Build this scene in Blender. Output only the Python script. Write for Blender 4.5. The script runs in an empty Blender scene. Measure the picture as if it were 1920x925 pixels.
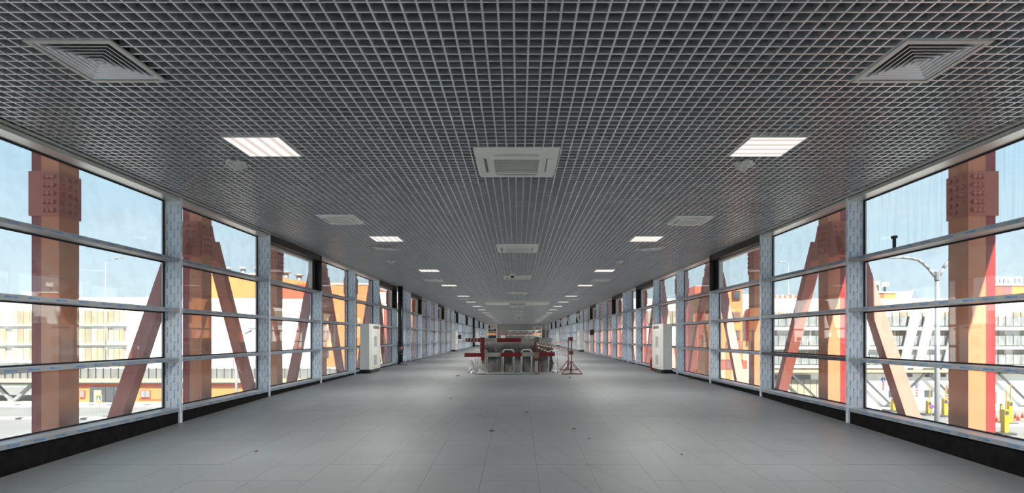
import bpy, math, random
from mathutils import Vector, Matrix
random.seed(7)
S = bpy.context.scene
COL = S.collection
ZC = 1.35            # camera height above the near floor
F, VX, VY = 1000.0, 971.0, 632.0
HC = 2.057           # ceiling grid above the camera
XL, XR = 4.93, 4.82  # inner faces of the mullions
GL, GR = 5.176, 5.066  # glass planes

# ---------------------------------------------------------------- camera
cam_d = bpy.data.cameras.new('camera'); cam = bpy.data.objects.new('camera', cam_d); COL.objects.link(cam)
cam.location = (0, 0, ZC); cam.rotation_euler = (math.radians(90), 0, 0)
cam_d.sensor_width = 36; cam_d.lens = F / 1920 * 36
cam_d.shift_x = -(VX - 960) / 1920; cam_d.shift_y = (VY - 462.5) / 1920
cam_d.clip_start = 0.05; cam_d.clip_end = 2000
S.camera = cam
# ---------------------------------------------------------------- sky
w = bpy.data.worlds.new('sky'); S.world = w; w.use_nodes = True
nt = w.node_tree; nt.nodes.clear()
out = nt.nodes.new('ShaderNodeOutputWorld'); bg = nt.nodes.new('ShaderNodeBackground')
tc = nt.nodes.new('ShaderNodeTexCoord'); sp = nt.nodes.new('ShaderNodeSeparateXYZ'); cr = nt.nodes.new('ShaderNodeValToRGB')
nz = nt.nodes.new('ShaderNodeTexNoise'); mp = nt.nodes.new('ShaderNodeMapping'); mx = nt.nodes.new('ShaderNodeMixRGB'); cr2 = nt.nodes.new('ShaderNodeValToRGB')
nt.links.new(tc.outputs['Generated'], sp.inputs[0]); nt.links.new(sp.outputs['Z'], cr.inputs[0])
e = cr.color_ramp.elements
e[0].position = 0.0; e[0].color = (0.74, 0.86, 0.90, 1)
e[1].position = 0.9; e[1].color = (0.13, 0.32, 0.68, 1)
x_ = e.new(0.12); x_.color = (0.62, 0.80, 0.90, 1)
x_ = e.new(0.36); x_.color = (0.37, 0.62, 0.83, 1)
mp.inputs['Scale'].default_value = (1.2, 1.2, 6)
nt.links.new(tc.outputs['Generated'], mp.inputs[0]); nt.links.new(mp.outputs[0], nz.inputs['Vector'])
nz.inputs['Scale'].default_value = 2.4; nz.inputs['Detail'].default_value = 6
cr2.color_ramp.elements[0].position = .5; cr2.color_ramp.elements[1].position = .75
cr2.color_ramp.elements[0].color = (0, 0, 0, 1); cr2.color_ramp.elements[1].color = (.45, .45, .45, 1)
nt.links.new(nz.outputs['Fac'], cr2.inputs[0]); nt.links.new(cr2.outputs[0], mx.inputs[0])
nt.links.new(cr.outputs[0], mx.inputs[1]); mx.inputs[2].default_value = (0.8, 0.87, 0.9, 1)
nt.links.new(mx.outputs[0], bg.inputs[0]); nt.links.new(bg.outputs[0], out.inputs[0])
bg.inputs[1].default_value = 1.0
# ---------------------------------------------------------------- sun, exposure
sd = bpy.data.lights.new('sun', 'SUN'); sd.energy = 13.5; sd.angle = math.radians(.6); sd.color = (1, .93, .82)
sun = bpy.data.objects.new('sun', sd); COL.objects.link(sun)
el = math.radians(50); az = Vector((.36, -.933, 0)).normalized() * math.cos(el)
sun.rotation_euler = Vector((az.x, az.y, math.sin(el))).to_track_quat('Z', 'Y').to_euler()
LAMP_W = 66.0
S.view_settings.view_transform = 'Standard'; S.view_settings.look = 'None'
S.view_settings.exposure = 0.42; S.view_settings.gamma = 1.0; S.view_settings.use_curve_mapping = False
S.cycles.max_bounces = 10; S.cycles.transparent_max_bounces = 24

# ================================================================ materials
MATS = {}
def mat(name, c, r=.6, m=0.0, noise=0.0, scale=3.0, bump=0.0, spec=.5, stretch=None):
    if name in MATS: return MATS[name]
    M = bpy.data.materials.new(name); M.use_nodes = True; MATS[name] = M
    n = M.node_tree.nodes; l = M.node_tree.links; b = n['Principled BSDF']
    b.inputs['Base Color'].default_value = (*c, 1); b.inputs['Roughness'].default_value = r
    b.inputs['Metallic'].default_value = m; b.inputs['Specular IOR Level'].default_value = spec
    g = n.new('ShaderNodeNewGeometry'); t = n.new('ShaderNodeTexNoise')
    mpn = n.new('ShaderNodeMapping'); l.new(g.outputs['Position'], mpn.inputs[0]); l.new(mpn.outputs[0], t.inputs['Vector'])
    if stretch: mpn.inputs['Scale'].default_value = stretch
    t.inputs['Scale'].default_value = scale; t.inputs['Detail'].default_value = 5
    k = noise if noise else .06
    mr = n.new('ShaderNodeMapRange'); mr.inputs[1].default_value = .3; mr.inputs[2].default_value = .7
    mr.inputs[3].default_value = 1 - k; mr.inputs[4].default_value = 1 + k
    l.new(t.outputs['Fac'], mr.inputs[0])
    v = n.new('ShaderNodeVectorMath'); v.operation = 'SCALE'; v.inputs[0].default_value = c
    l.new(mr.outputs[0], v.inputs['Scale']); l.new(v.outputs[0], b.inputs['Base Color'])
    if bump:
        bp = n.new('ShaderNodeBump'); bp.inputs['Strength'].default_value = bump; bp.inputs['Distance'].default_value = .02
        l.new(t.outputs['Fac'], bp.inputs['Height']); l.new(bp.outputs[0], b.inputs['Normal'])
    return M

def math_node(n, l, op, a, b=None, c=None):
    q = n.new('ShaderNodeMath'); q.operation = op
    for i, v in enumerate((a, b, c)):
        if v is None: continue
        if isinstance(v, (int, float)): q.inputs[i].default_value = v
        else: l.new(v, q.inputs[i])
    return q.outputs[0]

def glass_mat(name, tint=(.955, .97, .97), dust=.05, streak=False):
    M = bpy.data.materials.new(name); M.use_nodes = True; MATS[name] = M
    n = M.node_tree.nodes; l = M.node_tree.links; n.clear()
    o = n.new('ShaderNodeOutputMaterial'); tr = n.new('ShaderNodeBsdfTransparent'); gl = n.new('ShaderNodeBsdfGlossy'); df = n.new('ShaderNodeBsdfDiffuse')
    tr.inputs[0].default_value = (*tint, 1); gl.inputs['Roughness'].default_value = .015; gl.inputs[0].default_value = (.95, .97, 1, 1)
    df.inputs[0].default_value = (.75, .73, .7, 1)
    lw = n.new('ShaderNodeLayerWeight'); lw.inputs[0].default_value = .5
    fr5 = math_node(n, l, 'MULTIPLY_ADD', math_node(n, l, 'POWER', lw.outputs['Facing'], 5.0), .94, .065)
    m1 = n.new('ShaderNodeMixShader'); m2 = n.new('ShaderNodeMixShader')
    l.new(fr5, m1.inputs[0]); l.new(tr.outputs[0], m1.inputs[1]); l.new(gl.outputs[0], m1.inputs[2])
    g = n.new('ShaderNodeNewGeometry'); mpn = n.new('ShaderNodeMapping'); t = n.new('ShaderNodeTexNoise')
    mpn.inputs['Scale'].default_value = (1, 14 if streak else 2, .5 if streak else 2)
    l.new(g.outputs['Position'], mpn.inputs[0]); l.new(mpn.outputs[0], t.inputs['Vector']); t.inputs['Scale'].default_value = 2; t.inputs['Detail'].default_value = 6
    r = n.new('ShaderNodeMapRange'); r.inputs[1].default_value = .45; r.inputs[2].default_value = .8; r.inputs[3].default_value = dust * .6; r.inputs[4].default_value = dust * (4 if streak else 2.2)
    l.new(t.outputs['Fac'], r.inputs[0]); l.new(r.outputs[0], m2.inputs[0]); l.new(m1.outputs[0], m2.inputs[1]); l.new(df.outputs[0], m2.inputs[2])
    l.new(m2.outputs[0], o.inputs[0]); return M

def floor_mat(name, joints):
    M = mat(name, (.172, .192, .198), .48, noise=.07, scale=1.4, spec=.55)
    n = M.node_tree.nodes; l = M.node_tree.links; b = n['Principled BSDF']
    src = b.inputs['Base Color'].links[0].from_socket
    g = n.new('ShaderNodeNewGeometry'); s = n.new('ShaderNodeSeparateXYZ'); l.new(g.outputs['Position'], s.inputs[0])
    X, Y = s.outputs['X'], s.outputs['Y']
    # fine dust grain along the hall
    t2 = n.new('ShaderNodeTexNoise'); t2.inputs['Scale'].default_value = 26; t2.inputs['Detail'].default_value = 8; l.new(g.outputs['Position'], t2.inputs['Vector'])
    fac = math_node(n, l, 'MULTIPLY_ADD', t2.outputs['Fac'], .22, .89)
    # darker strip with a wavering edge beside the walls
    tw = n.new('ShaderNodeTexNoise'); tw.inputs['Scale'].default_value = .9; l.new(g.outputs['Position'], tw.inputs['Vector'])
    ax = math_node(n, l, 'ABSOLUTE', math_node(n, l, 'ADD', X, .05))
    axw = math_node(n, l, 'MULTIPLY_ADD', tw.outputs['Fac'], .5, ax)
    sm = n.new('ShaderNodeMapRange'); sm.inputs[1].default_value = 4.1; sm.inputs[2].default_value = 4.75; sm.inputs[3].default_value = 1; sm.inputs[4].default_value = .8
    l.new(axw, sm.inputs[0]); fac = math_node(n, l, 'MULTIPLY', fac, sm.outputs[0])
    # wheel scuffs: x = a + b*(y-6) + c*(y-6)^2
    wn = n.new('ShaderNodeTexNoise'); wn.inputs['Scale'].default_value = 2.2; wn.inputs['Detail'].default_value = 4; l.new(g.outputs['Position'], wn.inputs['Vector'])
    yy = math_node(n, l, 'SUBTRACT', Y, 6.0)
    for a, bb, c, wd, dk in ((.55, -.42, .012, .02, .16), (.2, -.33, .004, .016, .18), (1.55, .02, -.012, .02, .13), (1.95, -.12, .012, .014, .15),
                             (-1.15, .05, .01, .025, .10), (-1.35, .1, .004, .02, .12), (-2.1, .16, .02, .03, .09), (2.6, .1, -.02, .02, .1), (-3.0, .3, -.01, .03, .07)):
        q = math_node(n, l, 'MULTIPLY_ADD', yy, c, bb)
        px = math_node(n, l, 'MULTIPLY_ADD', q, yy, a)
        d = math_node(n, l, 'ABSOLUTE', math_node(n, l, 'SUBTRACT', X, px))
        mr = n.new('ShaderNodeMapRange'); mr.inputs[1].default_value = wd * .4; mr.inputs[2].default_value = wd * 1.6
        mr.inputs[3].default_value = dk; mr.inputs[4].default_value = 0; l.new(d, mr.inputs[0])
        k = math_node(n, l, 'MULTIPLY', mr.outputs[0], math_node(n, l, 'MULTIPLY', wn.outputs['Fac'], 1.5))
        fac = math_node(n, l, 'MULTIPLY', fac, math_node(n, l, 'SUBTRACT', 1.0, k))
    if joints:
        for C, off, per in ((X, .348, .54), (Y, .16, .56)):
            fr = math_node(n, l, 'FRACT', math_node(n, l, 'DIVIDE', math_node(n, l, 'ADD', C, off + per * 40), per))
            d = math_node(n, l, 'MINIMUM', fr, math_node(n, l, 'SUBTRACT', 1.0, fr))
            mr = n.new('ShaderNodeMapRange'); mr.inputs[1].default_value = .003; mr.inputs[2].default_value = .008
            mr.inputs[3].default_value = .8; mr.inputs[4].default_value = 1; l.new(d, mr.inputs[0])
            fac = math_node(n, l, 'MULTIPLY', fac, mr.outputs[0])
    v = n.new('ShaderNodeVectorMath'); v.operation = 'SCALE'; l.new(src, v.inputs[0]); l.new(fac, v.inputs['Scale']); l.new(v.outputs[0], b.inputs['Base Color'])
    return M

def lamp_mat(name, axis):
    M = bpy.data.materials.new(name); M.use_nodes = True; MATS[name] = M
    n = M.node_tree.nodes; l = M.node_tree.links; n.clear()
    o = n.new('ShaderNodeOutputMaterial'); em = n.new('ShaderNodeEmission'); em.inputs[0].default_value = (1, .90, .84, 1)
    tcn = n.new('ShaderNodeTexCoord'); s = n.new('ShaderNodeSeparateXYZ'); l.new(tcn.outputs['Object'], s.inputs[0])
    k = math_node(n, l, 'MULTIPLY', s.outputs[axis], 2 * math.pi / .135)
    c = math_node(n, l, 'COSINE', k)
    st = math_node(n, l, 'MULTIPLY_ADD', c, .22, .78)
    l.new(st, em.inputs[1]); l.new(em.outputs[0], o.inputs[0]); return M

ALU = mat('brushed_aluminium', (.68, .69, .68), .34, .75, noise=.10, scale=3, stretch=(1, .5, 12))
FILM = mat('protective_film', (.80, .89, .95), .42, .15, noise=.07, scale=5)
FILMT = mat('protective_film_rail', (.36, .39, .41), .40, .25, noise=.09, scale=5)
BLUE = mat('blue_print', (.01, .27, .72), .5)
BARE = mat('bare_brown_profile', (.10, .075, .07), .4, .3, noise=.1)
GRID = mat('silver_grid_paint', (.80, .83, .86), .36, .82, noise=.04)
TRIM = mat('light_grey_trim', (.62, .62, .60), .4, .4)
BLACK = mat('black_board', (.006, .006, .007), .65, noise=.6, scale=9, bump=.2, spec=.15)
BLACKP = mat('black_profile', (.015, .013, .013), .45, noise=.3)
GASK = mat('black_gasket', (.008, .008, .01), .6)
VOID = mat('dark_void', (.012, .013, .016), .9)
GLASS = glass_mat('window_glass'); GLASSW = glass_mat('wet_window_glass', streak=True, dust=.035)
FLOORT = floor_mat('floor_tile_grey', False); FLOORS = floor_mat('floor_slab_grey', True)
WHITE = mat('white_enamel', (.84, .84, .82), .4, noise=.03)
CREAM = mat('cream_plastic', (.86, .87, .83), .45, noise=.03)
GREYG = mat('grey_grille', (.20, .19, .18), .6)
ORANGE = mat('orange_steel', (.63, .22, .10), .5, noise=.07, scale=2)
RED = mat('red_steel', (.30, .028, .028), .5, noise=.07, scale=2)
BRACE = mat('brace_steel', (.48, .13, .085), .5, noise=.07, scale=2)
BWHITE = mat('building_white', (.82, .82, .79), .7, noise=.03)
BEIGE = mat('beige_panel', (.31, .275, .19), .5, noise=.18, scale=.6, stretch=(1, 1, .1))
BEIGE2 = mat('pale_beige_panel', (.36, .33, .25), .5, noise=.15, scale=.7, stretch=(1, 1, .1))
RAIL = mat('grey_mesh_panel', (.23, .245, .245), .6, noise=.3, scale=4, stretch=(1, 1, .3))
RIB = mat('grey_ribbed_sheet', (.18, .19, .19), .5, .0, noise=.2, scale=2, stretch=(1, 1, .1))
FORANGE = mat('facade_orange', (.58, .215, .065), .6, noise=.05, scale=.3)
FRED = mat('facade_red_orange', (.52, .095, .045), .6, noise=.05, scale=.3)
FYEL = mat('facade_yellow', (.60, .44, .24), .6, noise=.05)
MAROON = mat('facade_maroon', (.22, .08, .08), .6, noise=.08)
ASPH = mat('light_asphalt', (.20, .205, .20), .85, noise=.12, scale=.25, spec=.2)
KERB = mat('pale_kerb', (.5, .49, .45), .8)
DGREY = mat('dark_grey_steel', (.10, .10, .10), .5, .4)
WIN = mat('dark_window', (.06, .07, .08), .15, noise=.3)
LGREY = mat('galvanised', (.30, .315, .32), .4, .3)
YEL = mat('yellow_paint', (.5, .33, .02), .5)
SBLUE = mat('sign_blue', (.03, .10, .45), .5)
SRED = mat('sign_red', (.6, .04, .04), .5)
CONE = mat('cone_orange', (.55, .1, .03), .5)
TARP = mat('grey_tarpaulin', (.125, .125, .118), .75, noise=.3, scale=4, bump=.5)
PRED = mat('barrier_red', (.27, .015, .02), .55, noise=.25, scale=12)
PWHT = mat('barrier_white', (.52, .51, .46), .6, noise=.18, scale=10)
TUBE = mat('white_tube', (.55, .56, .56), .4, noise=.05)
RUST = mat('rusty_red_tube', (.20, .07, .05), .6, noise=.35, scale=14)
WOOD = mat('raw_wood', (.30, .21, .13), .7, noise=.25, scale=14)
CARD = mat('cardboard', (.34, .27, .19), .8, noise=.12)
FOIL = mat('clear_film', (.62, .63, .62), .25, .1, noise=.25, scale=20, bump=.8)
FIRE = mat('extinguisher_red', (.42, .01, .015), .3)
PIPE = mat('black_pipe', (.012, .014, .02), .35)
ENDW = mat('end_wall_grey', (.55, .55, .53), .7, noise=.06)
ENDD = mat('end_wall_dark', (.22, .22, .21), .7, noise=.06)
OBEAM = mat('orange_beam', (.75, .30, .04), .5)
ROOFM = mat('roof_cladding', (.35, .35, .35), .6)
LM0 = lamp_mat('lamp_diffuser_left', 0); LM1 = lamp_mat('lamp_diffuser_right', 1)

# ================================================================ mesh builder (all z given relative to the camera height)
ORG = {}
class MB:
    def __init__(s): s.v = []; s.f = []; s.m = []
    def face(s, idx, m=0): s.f.append(idx); s.m.append(m)
    def box(s, x0, x1, y0, y1, z0, z1, m=0):
        b = len(s.v)
        s.v += [(x, y, z) for z in (z0, z1) for (x, y) in ((x0, y0), (x1, y0), (x1, y1), (x0, y1))]
        for q in ((3, 2, 1, 0), (4, 5, 6, 7), (0, 1, 5, 4), (1, 2, 6, 5), (2, 3, 7, 6), (3, 0, 4, 7)): s.face([b + i for i in q], m)
        return s
    def prism(s, pts, z0, z1, m=0):     # pts ccw in XY
        b = len(s.v); k = len(pts)
        s.v += [(x, y, z0) for x, y in pts] + [(x, y, z1) for x, y in pts]
        s.face([b + k - 1 - i for i in range(k)], m); s.face([b + k + i for i in range(k)], m)
        for i in range(k): j = (i + 1) % k; s.face([b + i, b + j, b + k + j, b + k + i], m)
        return s
    def frontal(s, pts, y0, y1, m=0):   # polygon (x,z) ccw seen from -Y, extruded in Y
        b = len(s.v); k = len(pts)
        s.v += [(x, y0, z) for x, z in pts] + [(x, y1, z) for x, z in pts]
        s.face([b + i for i in range(k)], m); s.face([b + k + k - 1 - i for i in range(k)], m)
        for i in range(k): j = (i + 1) % k; s.face([b + j, b + i, b + k + i, b + k + j], m)
        return s
    def tube(s, p, q, r, n=8, r2=None, m=0):
        p = Vector(p); q = Vector(q); d = (q - p).normalized(); r2 = r if r2 is None else r2
        u = d.orthogonal().normalized(); w_ = d.cross(u); b = len(s.v)
        for c, rr in ((p, r), (q, r2)):
            for i in range(n):
                a = 2 * math.pi * i / n; s.v.append(tuple(c + u * math.cos(a) * rr + w_ * math.sin(a) * rr))
        for i in range(n): j = (i + 1) % n; s.face([b + i, b + j, b + n + j, b + n + i], m)
        s.face([b + n - 1 - i for i in range(n)], m); s.face([b + n + i for i in range(n)], m); return s
    def path(s, pts, r, n=8, m=0):
        for a, b in zip(pts, pts[1:]): s.tube(a, b, r, n, m=m)
        return s
    def bar(s, p, q, a, b_, ref=(0, 0, 1), m=0):   # rectangular bar from p to q, a = width along side, b_ = along ref-ish
        p = Vector(p); q = Vector(q); d = (q - p).normalized(); side = d.cross(Vector(ref)).normalized(); up = side.cross(d)
        b = len(s.v)
        for c in (p, q):
            for i, j in ((-1, -1), (1, -1), (1, 1), (-1, 1)): s.v.append(tuple(c + side * i * a / 2 + up * j * b_ / 2))
        for k in ((0, 1, 2, 3), (7, 6, 5, 4), (1, 0, 4, 5), (2, 1, 5, 6), (3, 2, 6, 7), (0, 3, 7, 4)): s.face([b + i for i in k], m)
        return s
    def lathe(s, c, prof, n=16, m=0):
        b = len(s.v); k = len(prof)
        for r, z in prof:
            for i in range(n): a = 2 * math.pi * i / n; s.v.append((c[0] + r * math.cos(a), c[1] + r * math.sin(a), c[2] + z))
        for q in range(k - 1):
            for i in range(n): j = (i + 1) % n; s.face([b + q * n + i, b + q * n + j, b + (q + 1) * n + j, b + (q + 1) * n + i], m)
        s.face([b + n - 1 - i for i in range(n)], m); s.face([b + (k - 1) * n + i for i in range(n)], m); return s
    def ring(s, cx, cy, a, b_, z0, a2, b2, z1, t=.006, m=0):   # sloping square louvre ring
        for sx, sy in ((1, 0), (-1, 0), (0, 1), (0, -1)):
            b = len(s.v)
            def corner(h, z, e): return (cx + (sx * h if sx else e * h), cy + (sy * h if sy else e * h), z)
            s.v += [corner(a, z0, -1), corner(a, z0, 1), corner(a2, z1, 1), corner(a2, z1, -1),
                    corner(a - t, z0, -1), corner(a - t, z0, 1), corner(a2 - t, z1, 1), corner(a2 - t, z1, -1)]
            for q in ((0, 1, 2, 3), (7, 6, 5, 4), (0, 4, 5, 1), (3, 2, 6, 7), (0, 3, 7, 4), (1, 5, 6, 2)): s.face([b + i for i in q], m)
        return s
    def mesh(s, vs, fs, M, m=0):
        b = len(s.v); s.v += [tuple(M @ v) for v in vs]
        for f_ in fs: s.face([b + i for i in f_], m)
        return s
    def build(s, name, mats, parent=None, origin=None, smooth=False, bevel=0, label=None, kind=None):
        if not isinstance(mats, (list, tuple)): mats = [mats]
        o0 = ORG[parent.name] if parent else (Vector(origin) if origin else Vector((0, 0, -ZC)))
        me = bpy.data.meshes.new(name)
        me.from_pydata([(x - o0.x, y - o0.y, z - o0.z) for x, y, z in s.v], [], s.f)
        for q in mats: me.materials.append(q)
        if len(mats) > 1: me.polygons.foreach_set('material_index', s.m)
        if smooth: me.polygons.foreach_set('use_smooth', [True] * len(me.polygons))
        o = bpy.data.objects.new(name, me); COL.objects.link(o)
        if parent: o.parent = parent
        else: o.location = (o0.x, o0.y, o0.z + ZC)
        ORG[o.name] = o0
        if bevel:
            bm = o.modifiers.new('bevel', 'BEVEL'); bm.width = bevel; bm.segments = 2; bm.limit_method = 'ANGLE'
        if label: o['label'] = label
        if kind: o['kind'] = kind
        return o
def tag(o, label, cat, group=None, kind=None):
    o['label'] = label; o['category'] = cat
    if group: o['group'] = group
    if kind: o['kind'] = kind
    return o
def thing(name, loc, label, cat, group=None, kind=None):
    o = bpy.data.objects.new(name, None); COL.objects.link(o); o.empty_display_size = .2
    o.location = (loc[0], loc[1], loc[2] + ZC); ORG[o.name] = Vector(loc)
    return tag(o, label, cat, group, kind)
def copy_thing(root, dx, dy, dz, label):
    def cp(o, par):
        c = o.copy(); COL.objects.link(c)
        if par: c.parent = par
        ORG[c.name] = ORG.get(o.name, Vector())
        for ch in list(o.children): cp(ch, c)
        return c
    c = cp(root, None); c.location = (root.location.x + dx, root.location.y + dy, root.location.z + dz); c['label'] = label
    return c
def B(*a): return MB().box(*a)
def PX(px, D): return (px - VX) * D / F
def PZ(py, D): return (VY - py) * D / F
ORD = ['nearest', 'second', 'third', 'fourth', 'fifth', 'sixth', 'seventh', 'eighth', 'ninth', 'tenth', 'eleventh', 'twelfth', 'thirteenth', 'fourteenth', 'fifteenth', 'sixteenth']

FP = [(-20, -1.47), (4.0, -1.385), (4.93, -1.353), (7.79, -1.259), (10.6, -1.188), (13.5, -1.155), (17.5, -1.132), (22, -1.118), (43, -1.06), (200, -1.06)]
def zf(D):
    for (a, za), (b, zb) in zip(FP, FP[1:]):
        if D <= b: return za + (zb - za) * (D - a) / (b - a)
Y0, Y1 = -6.2, 86.0

# ================================================================ floor
mb = MB(); ys = [Y0] + [d for d, _ in FP if Y0 < d < Y1] + [Y1]
for a, b in zip(ys, ys[1:]):
    k = len(mb.v)
    for y in (a, b):
        for x in (-5.25, 5.14): mb.v.append((x, y, zf(y) - .008)); mb.v.append((x, y, -1.75))
    mb.face([k, k + 2, k + 6, k + 4]); mb.face([k + 1, k + 5, k + 7, k + 3]); mb.face([k, k + 4, k + 5, k + 1]); mb.face([k + 2, k + 3, k + 7, k + 6])
mb.face([0, 1, 3, 2]); k = len(mb.v) - 4; mb.face([k, k + 2, k + 3, k + 1])
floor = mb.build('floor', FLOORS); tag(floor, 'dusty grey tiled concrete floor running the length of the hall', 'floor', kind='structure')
TX, TY = .54, .56
xs = []; x = -.348 - TX * 9
while x < 4.82: xs.append(x); x += TX
cnt = 0; y = 5.0 - TY * 2
while cnt + len(xs) <= 300:
    for x in xs:
        a = max(x, -4.95) + .001; b = min(x + TX, 4.84) - .001
        if b - a < .08: continue
        h = random.uniform(0, .0012); mb = MB()
        y0, y1 = y + .001, y + TY - .001
        mb.v = [(a, y0, zf(y0) - .009), (b, y0, zf(y0) - .009), (b, y1, zf(y1) - .009), (a, y1, zf(y1) - .009),
                (a, y0, zf(y0) + h), (b, y0, zf(y0) + h), (b, y1, zf(y1) + h), (a, y1, zf(y1) + h)]
        for q in ((4, 5, 6, 7), (0, 1, 5, 4), (1, 2, 6, 5), (2, 3, 7, 6), (3, 0, 4, 7)): mb.face(list(q))
        mb.build('floor_tile', FLOORT, floor); cnt += 1
    y += TY
YT = y

# ================================================================ ceiling: deck, grid bars
LAMPD = [5.77, 11.18, 16.54, 21.3, 26.85, 31.4, 35.9, 40.65, 45.7, 50.2, 55, 60.3, 65.6, 70.7, 75.7, 80.7]
holes = []
def hole(cx, cy, wx, wy): holes.append((cx - wx / 2, cx + wx / 2, cy - wy / 2, cy + wy / 2))
LX, RX = -2.75, 2.69
for d in LAMPD + [.37, -5]: hole(LX, d, .59, .59); hole(RX, d, .59, .59)
VENT = [(-3.12, 3.985), (2.99, 3.99), (-3.05, 12.37), (3.05, 12.37), (-3.05, 22.6), (3.05, 22.6), (-3.05, 33.6), (3.05, 33.6)]
for v in VENT: hole(*v, .6, .6)
SCAS = [(-3.08, 9.28), (3.02, 9.36), (-3.05, 19.3), (3.02, 19.3), (-3.05, 29), (3.02, 29)]
for v in SCAS: hole(*v, .6, .6)
CCAS = [6.25, 12.28, 18.3, 24.8, 36.4, 42.9, 49.6, 57, 64]
for d in CCAS: hole(-.015, d, .9, .9)
hole(-.03, 31.2, 3.6, 2.4)
ceiling = B(-5.3, 5.19, Y0, Y1, HC + .62, HC + .72).build('ceiling', VOID)
tag(ceiling, 'silver grey open cell grid ceiling hung under a dark void', 'ceiling', kind='structure')
CH = .05; CW = .014
EXL, EXR = -(XL + .235), XR + .235
def seg_sub(a, b, cuts):
    segs = [(a, b)]
    for c, d in cuts:
        ns = []
        for p, q in segs:
            if d <= p or c >= q: ns.append((p, q)); continue
            if c > p: ns.append((p, c))
            if d < q: ns.append((d, q))
        segs = ns
    return segs
def lbar(x, mb):
    cuts = [(h[2], h[3]) for h in holes if h[0] < x < h[1]]
    for p, q in seg_sub(Y0, Y1, cuts): mb.box(x - CW / 2, x + CW / 2, p, q, HC, HC + CH)
def tbar(y, mb, h0=.001):
    cuts = [(h[0], h[1]) for h in holes if h[2] < y < h[3]]
    for p, q in seg_sub(EXL, EXR, cuts): mb.box(p, q, y - CW / 2, y + CW / 2, HC + h0, HC + CH)
x = -.025 - .1 * 49; nl = 0
while x < XR - .03:
    if x > -XL + .03:
        m_ = MB(); lbar(x, m_); m_.build('grid_bar', GRID, ceiling); nl += 1
    x += .1
y = 2.98; nt_ = 0; rest = MB()
while y < Y1:
    if nt_ < 298 - nl: m_ = MB(); tbar(y, m_); m_.build('grid_bar', GRID, ceiling); nt_ += 1
    else: tbar(y, rest)
    y += .1
y = 2.88
while y > Y0: tbar(y, rest); y -= .1
rest.build('distant_grid_bars', GRID, ceiling, kind='stuff')
# edge angle along the grid, cross strip
for sgn, X in ((-1, XL), (1, XR)):
    a, b = (-(X + .005), -(X - .055)) if sgn < 0 else (X - .055, X + .005)
    B(a, b, Y0, Y1, HC - .012, HC - .002).build('edge_trim', TRIM, ceiling)
B(-XL, XR, 25.86, 25.93, HC - .01, HC).build('joint_strip', TRIM, ceiling)
B(-XL, XR, 60, 60.06, HC - .01, HC).build('joint_strip', TRIM, ceiling)

# ================================================================ roof (overhang) and deck fascia
roof = MB().box(-6.75, 6.65, Y0 - 1, Y1 + 1, 2.95, 3.4).box(-5.3, 5.19, Y0, Y1, HC + .721, 2.95).build('roof', ROOFM)
tag(roof, 'grey overhanging roof of the footbridge hall', 'roof', kind='structure')

# ================================================================ text mesh
def text_geo(body, size):
    cu = bpy.data.curves.new('t', 'FONT'); cu.body = body; cu.size = size; cu.align_x = 'CENTER'; cu.align_y = 'CENTER'; cu.resolution_u = 2; cu.offset = size * .012
    ob = bpy.data.objects.new('t', cu); COL.objects.link(ob)
    bpy.context.view_layer.update()
    me = bpy.data.meshes.new_from_object(ob.evaluated_get(bpy.context.evaluated_depsgraph_get()))
    vs = [v.co.copy() for v in me.vertices]; fs = [list(p.vertices) for p in me.polygons]
    bpy.data.objects.remove(ob); bpy.data.meshes.remove(me); bpy.data.curves.remove(cu)
    xs_ = [v.x for v in vs]; wd = max(xs_) - min(xs_)
    return vs, fs, wd
TV, TF, TW = text_geo('Metal Yap\u0131', .027)
# small square emblem in front of the words
def emblem(V, Fc, w_):
    V = [v.copy() for v in V]; Fc = [list(f_) for f_ in Fc]
    for (a, b, c, d) in ((-w_ / 2 - .022, -w_ / 2 - .017, -.010, .010), (-w_ / 2 - .013, -w_ / 2 - .008, -.010, .010), (-w_ / 2 - .017, -w_ / 2 - .013, -.003, .003)):
        k = len(V); V += [Vector((a, c, 0)), Vector((b, c, 0)), Vector((b, d, 0)), Vector((a, d, 0))]; Fc.append([k, k + 1, k + 2, k + 3])
    return V, Fc
TV, TF = emblem(TV, TF, TW)
QV = [Vector((-.07, -.006, 0)), Vector((.07, -.006, 0)), Vector((.07, .006, 0)), Vector((-.07, .006, 0))]; QF = [[0, 1, 2, 3]]

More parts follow.
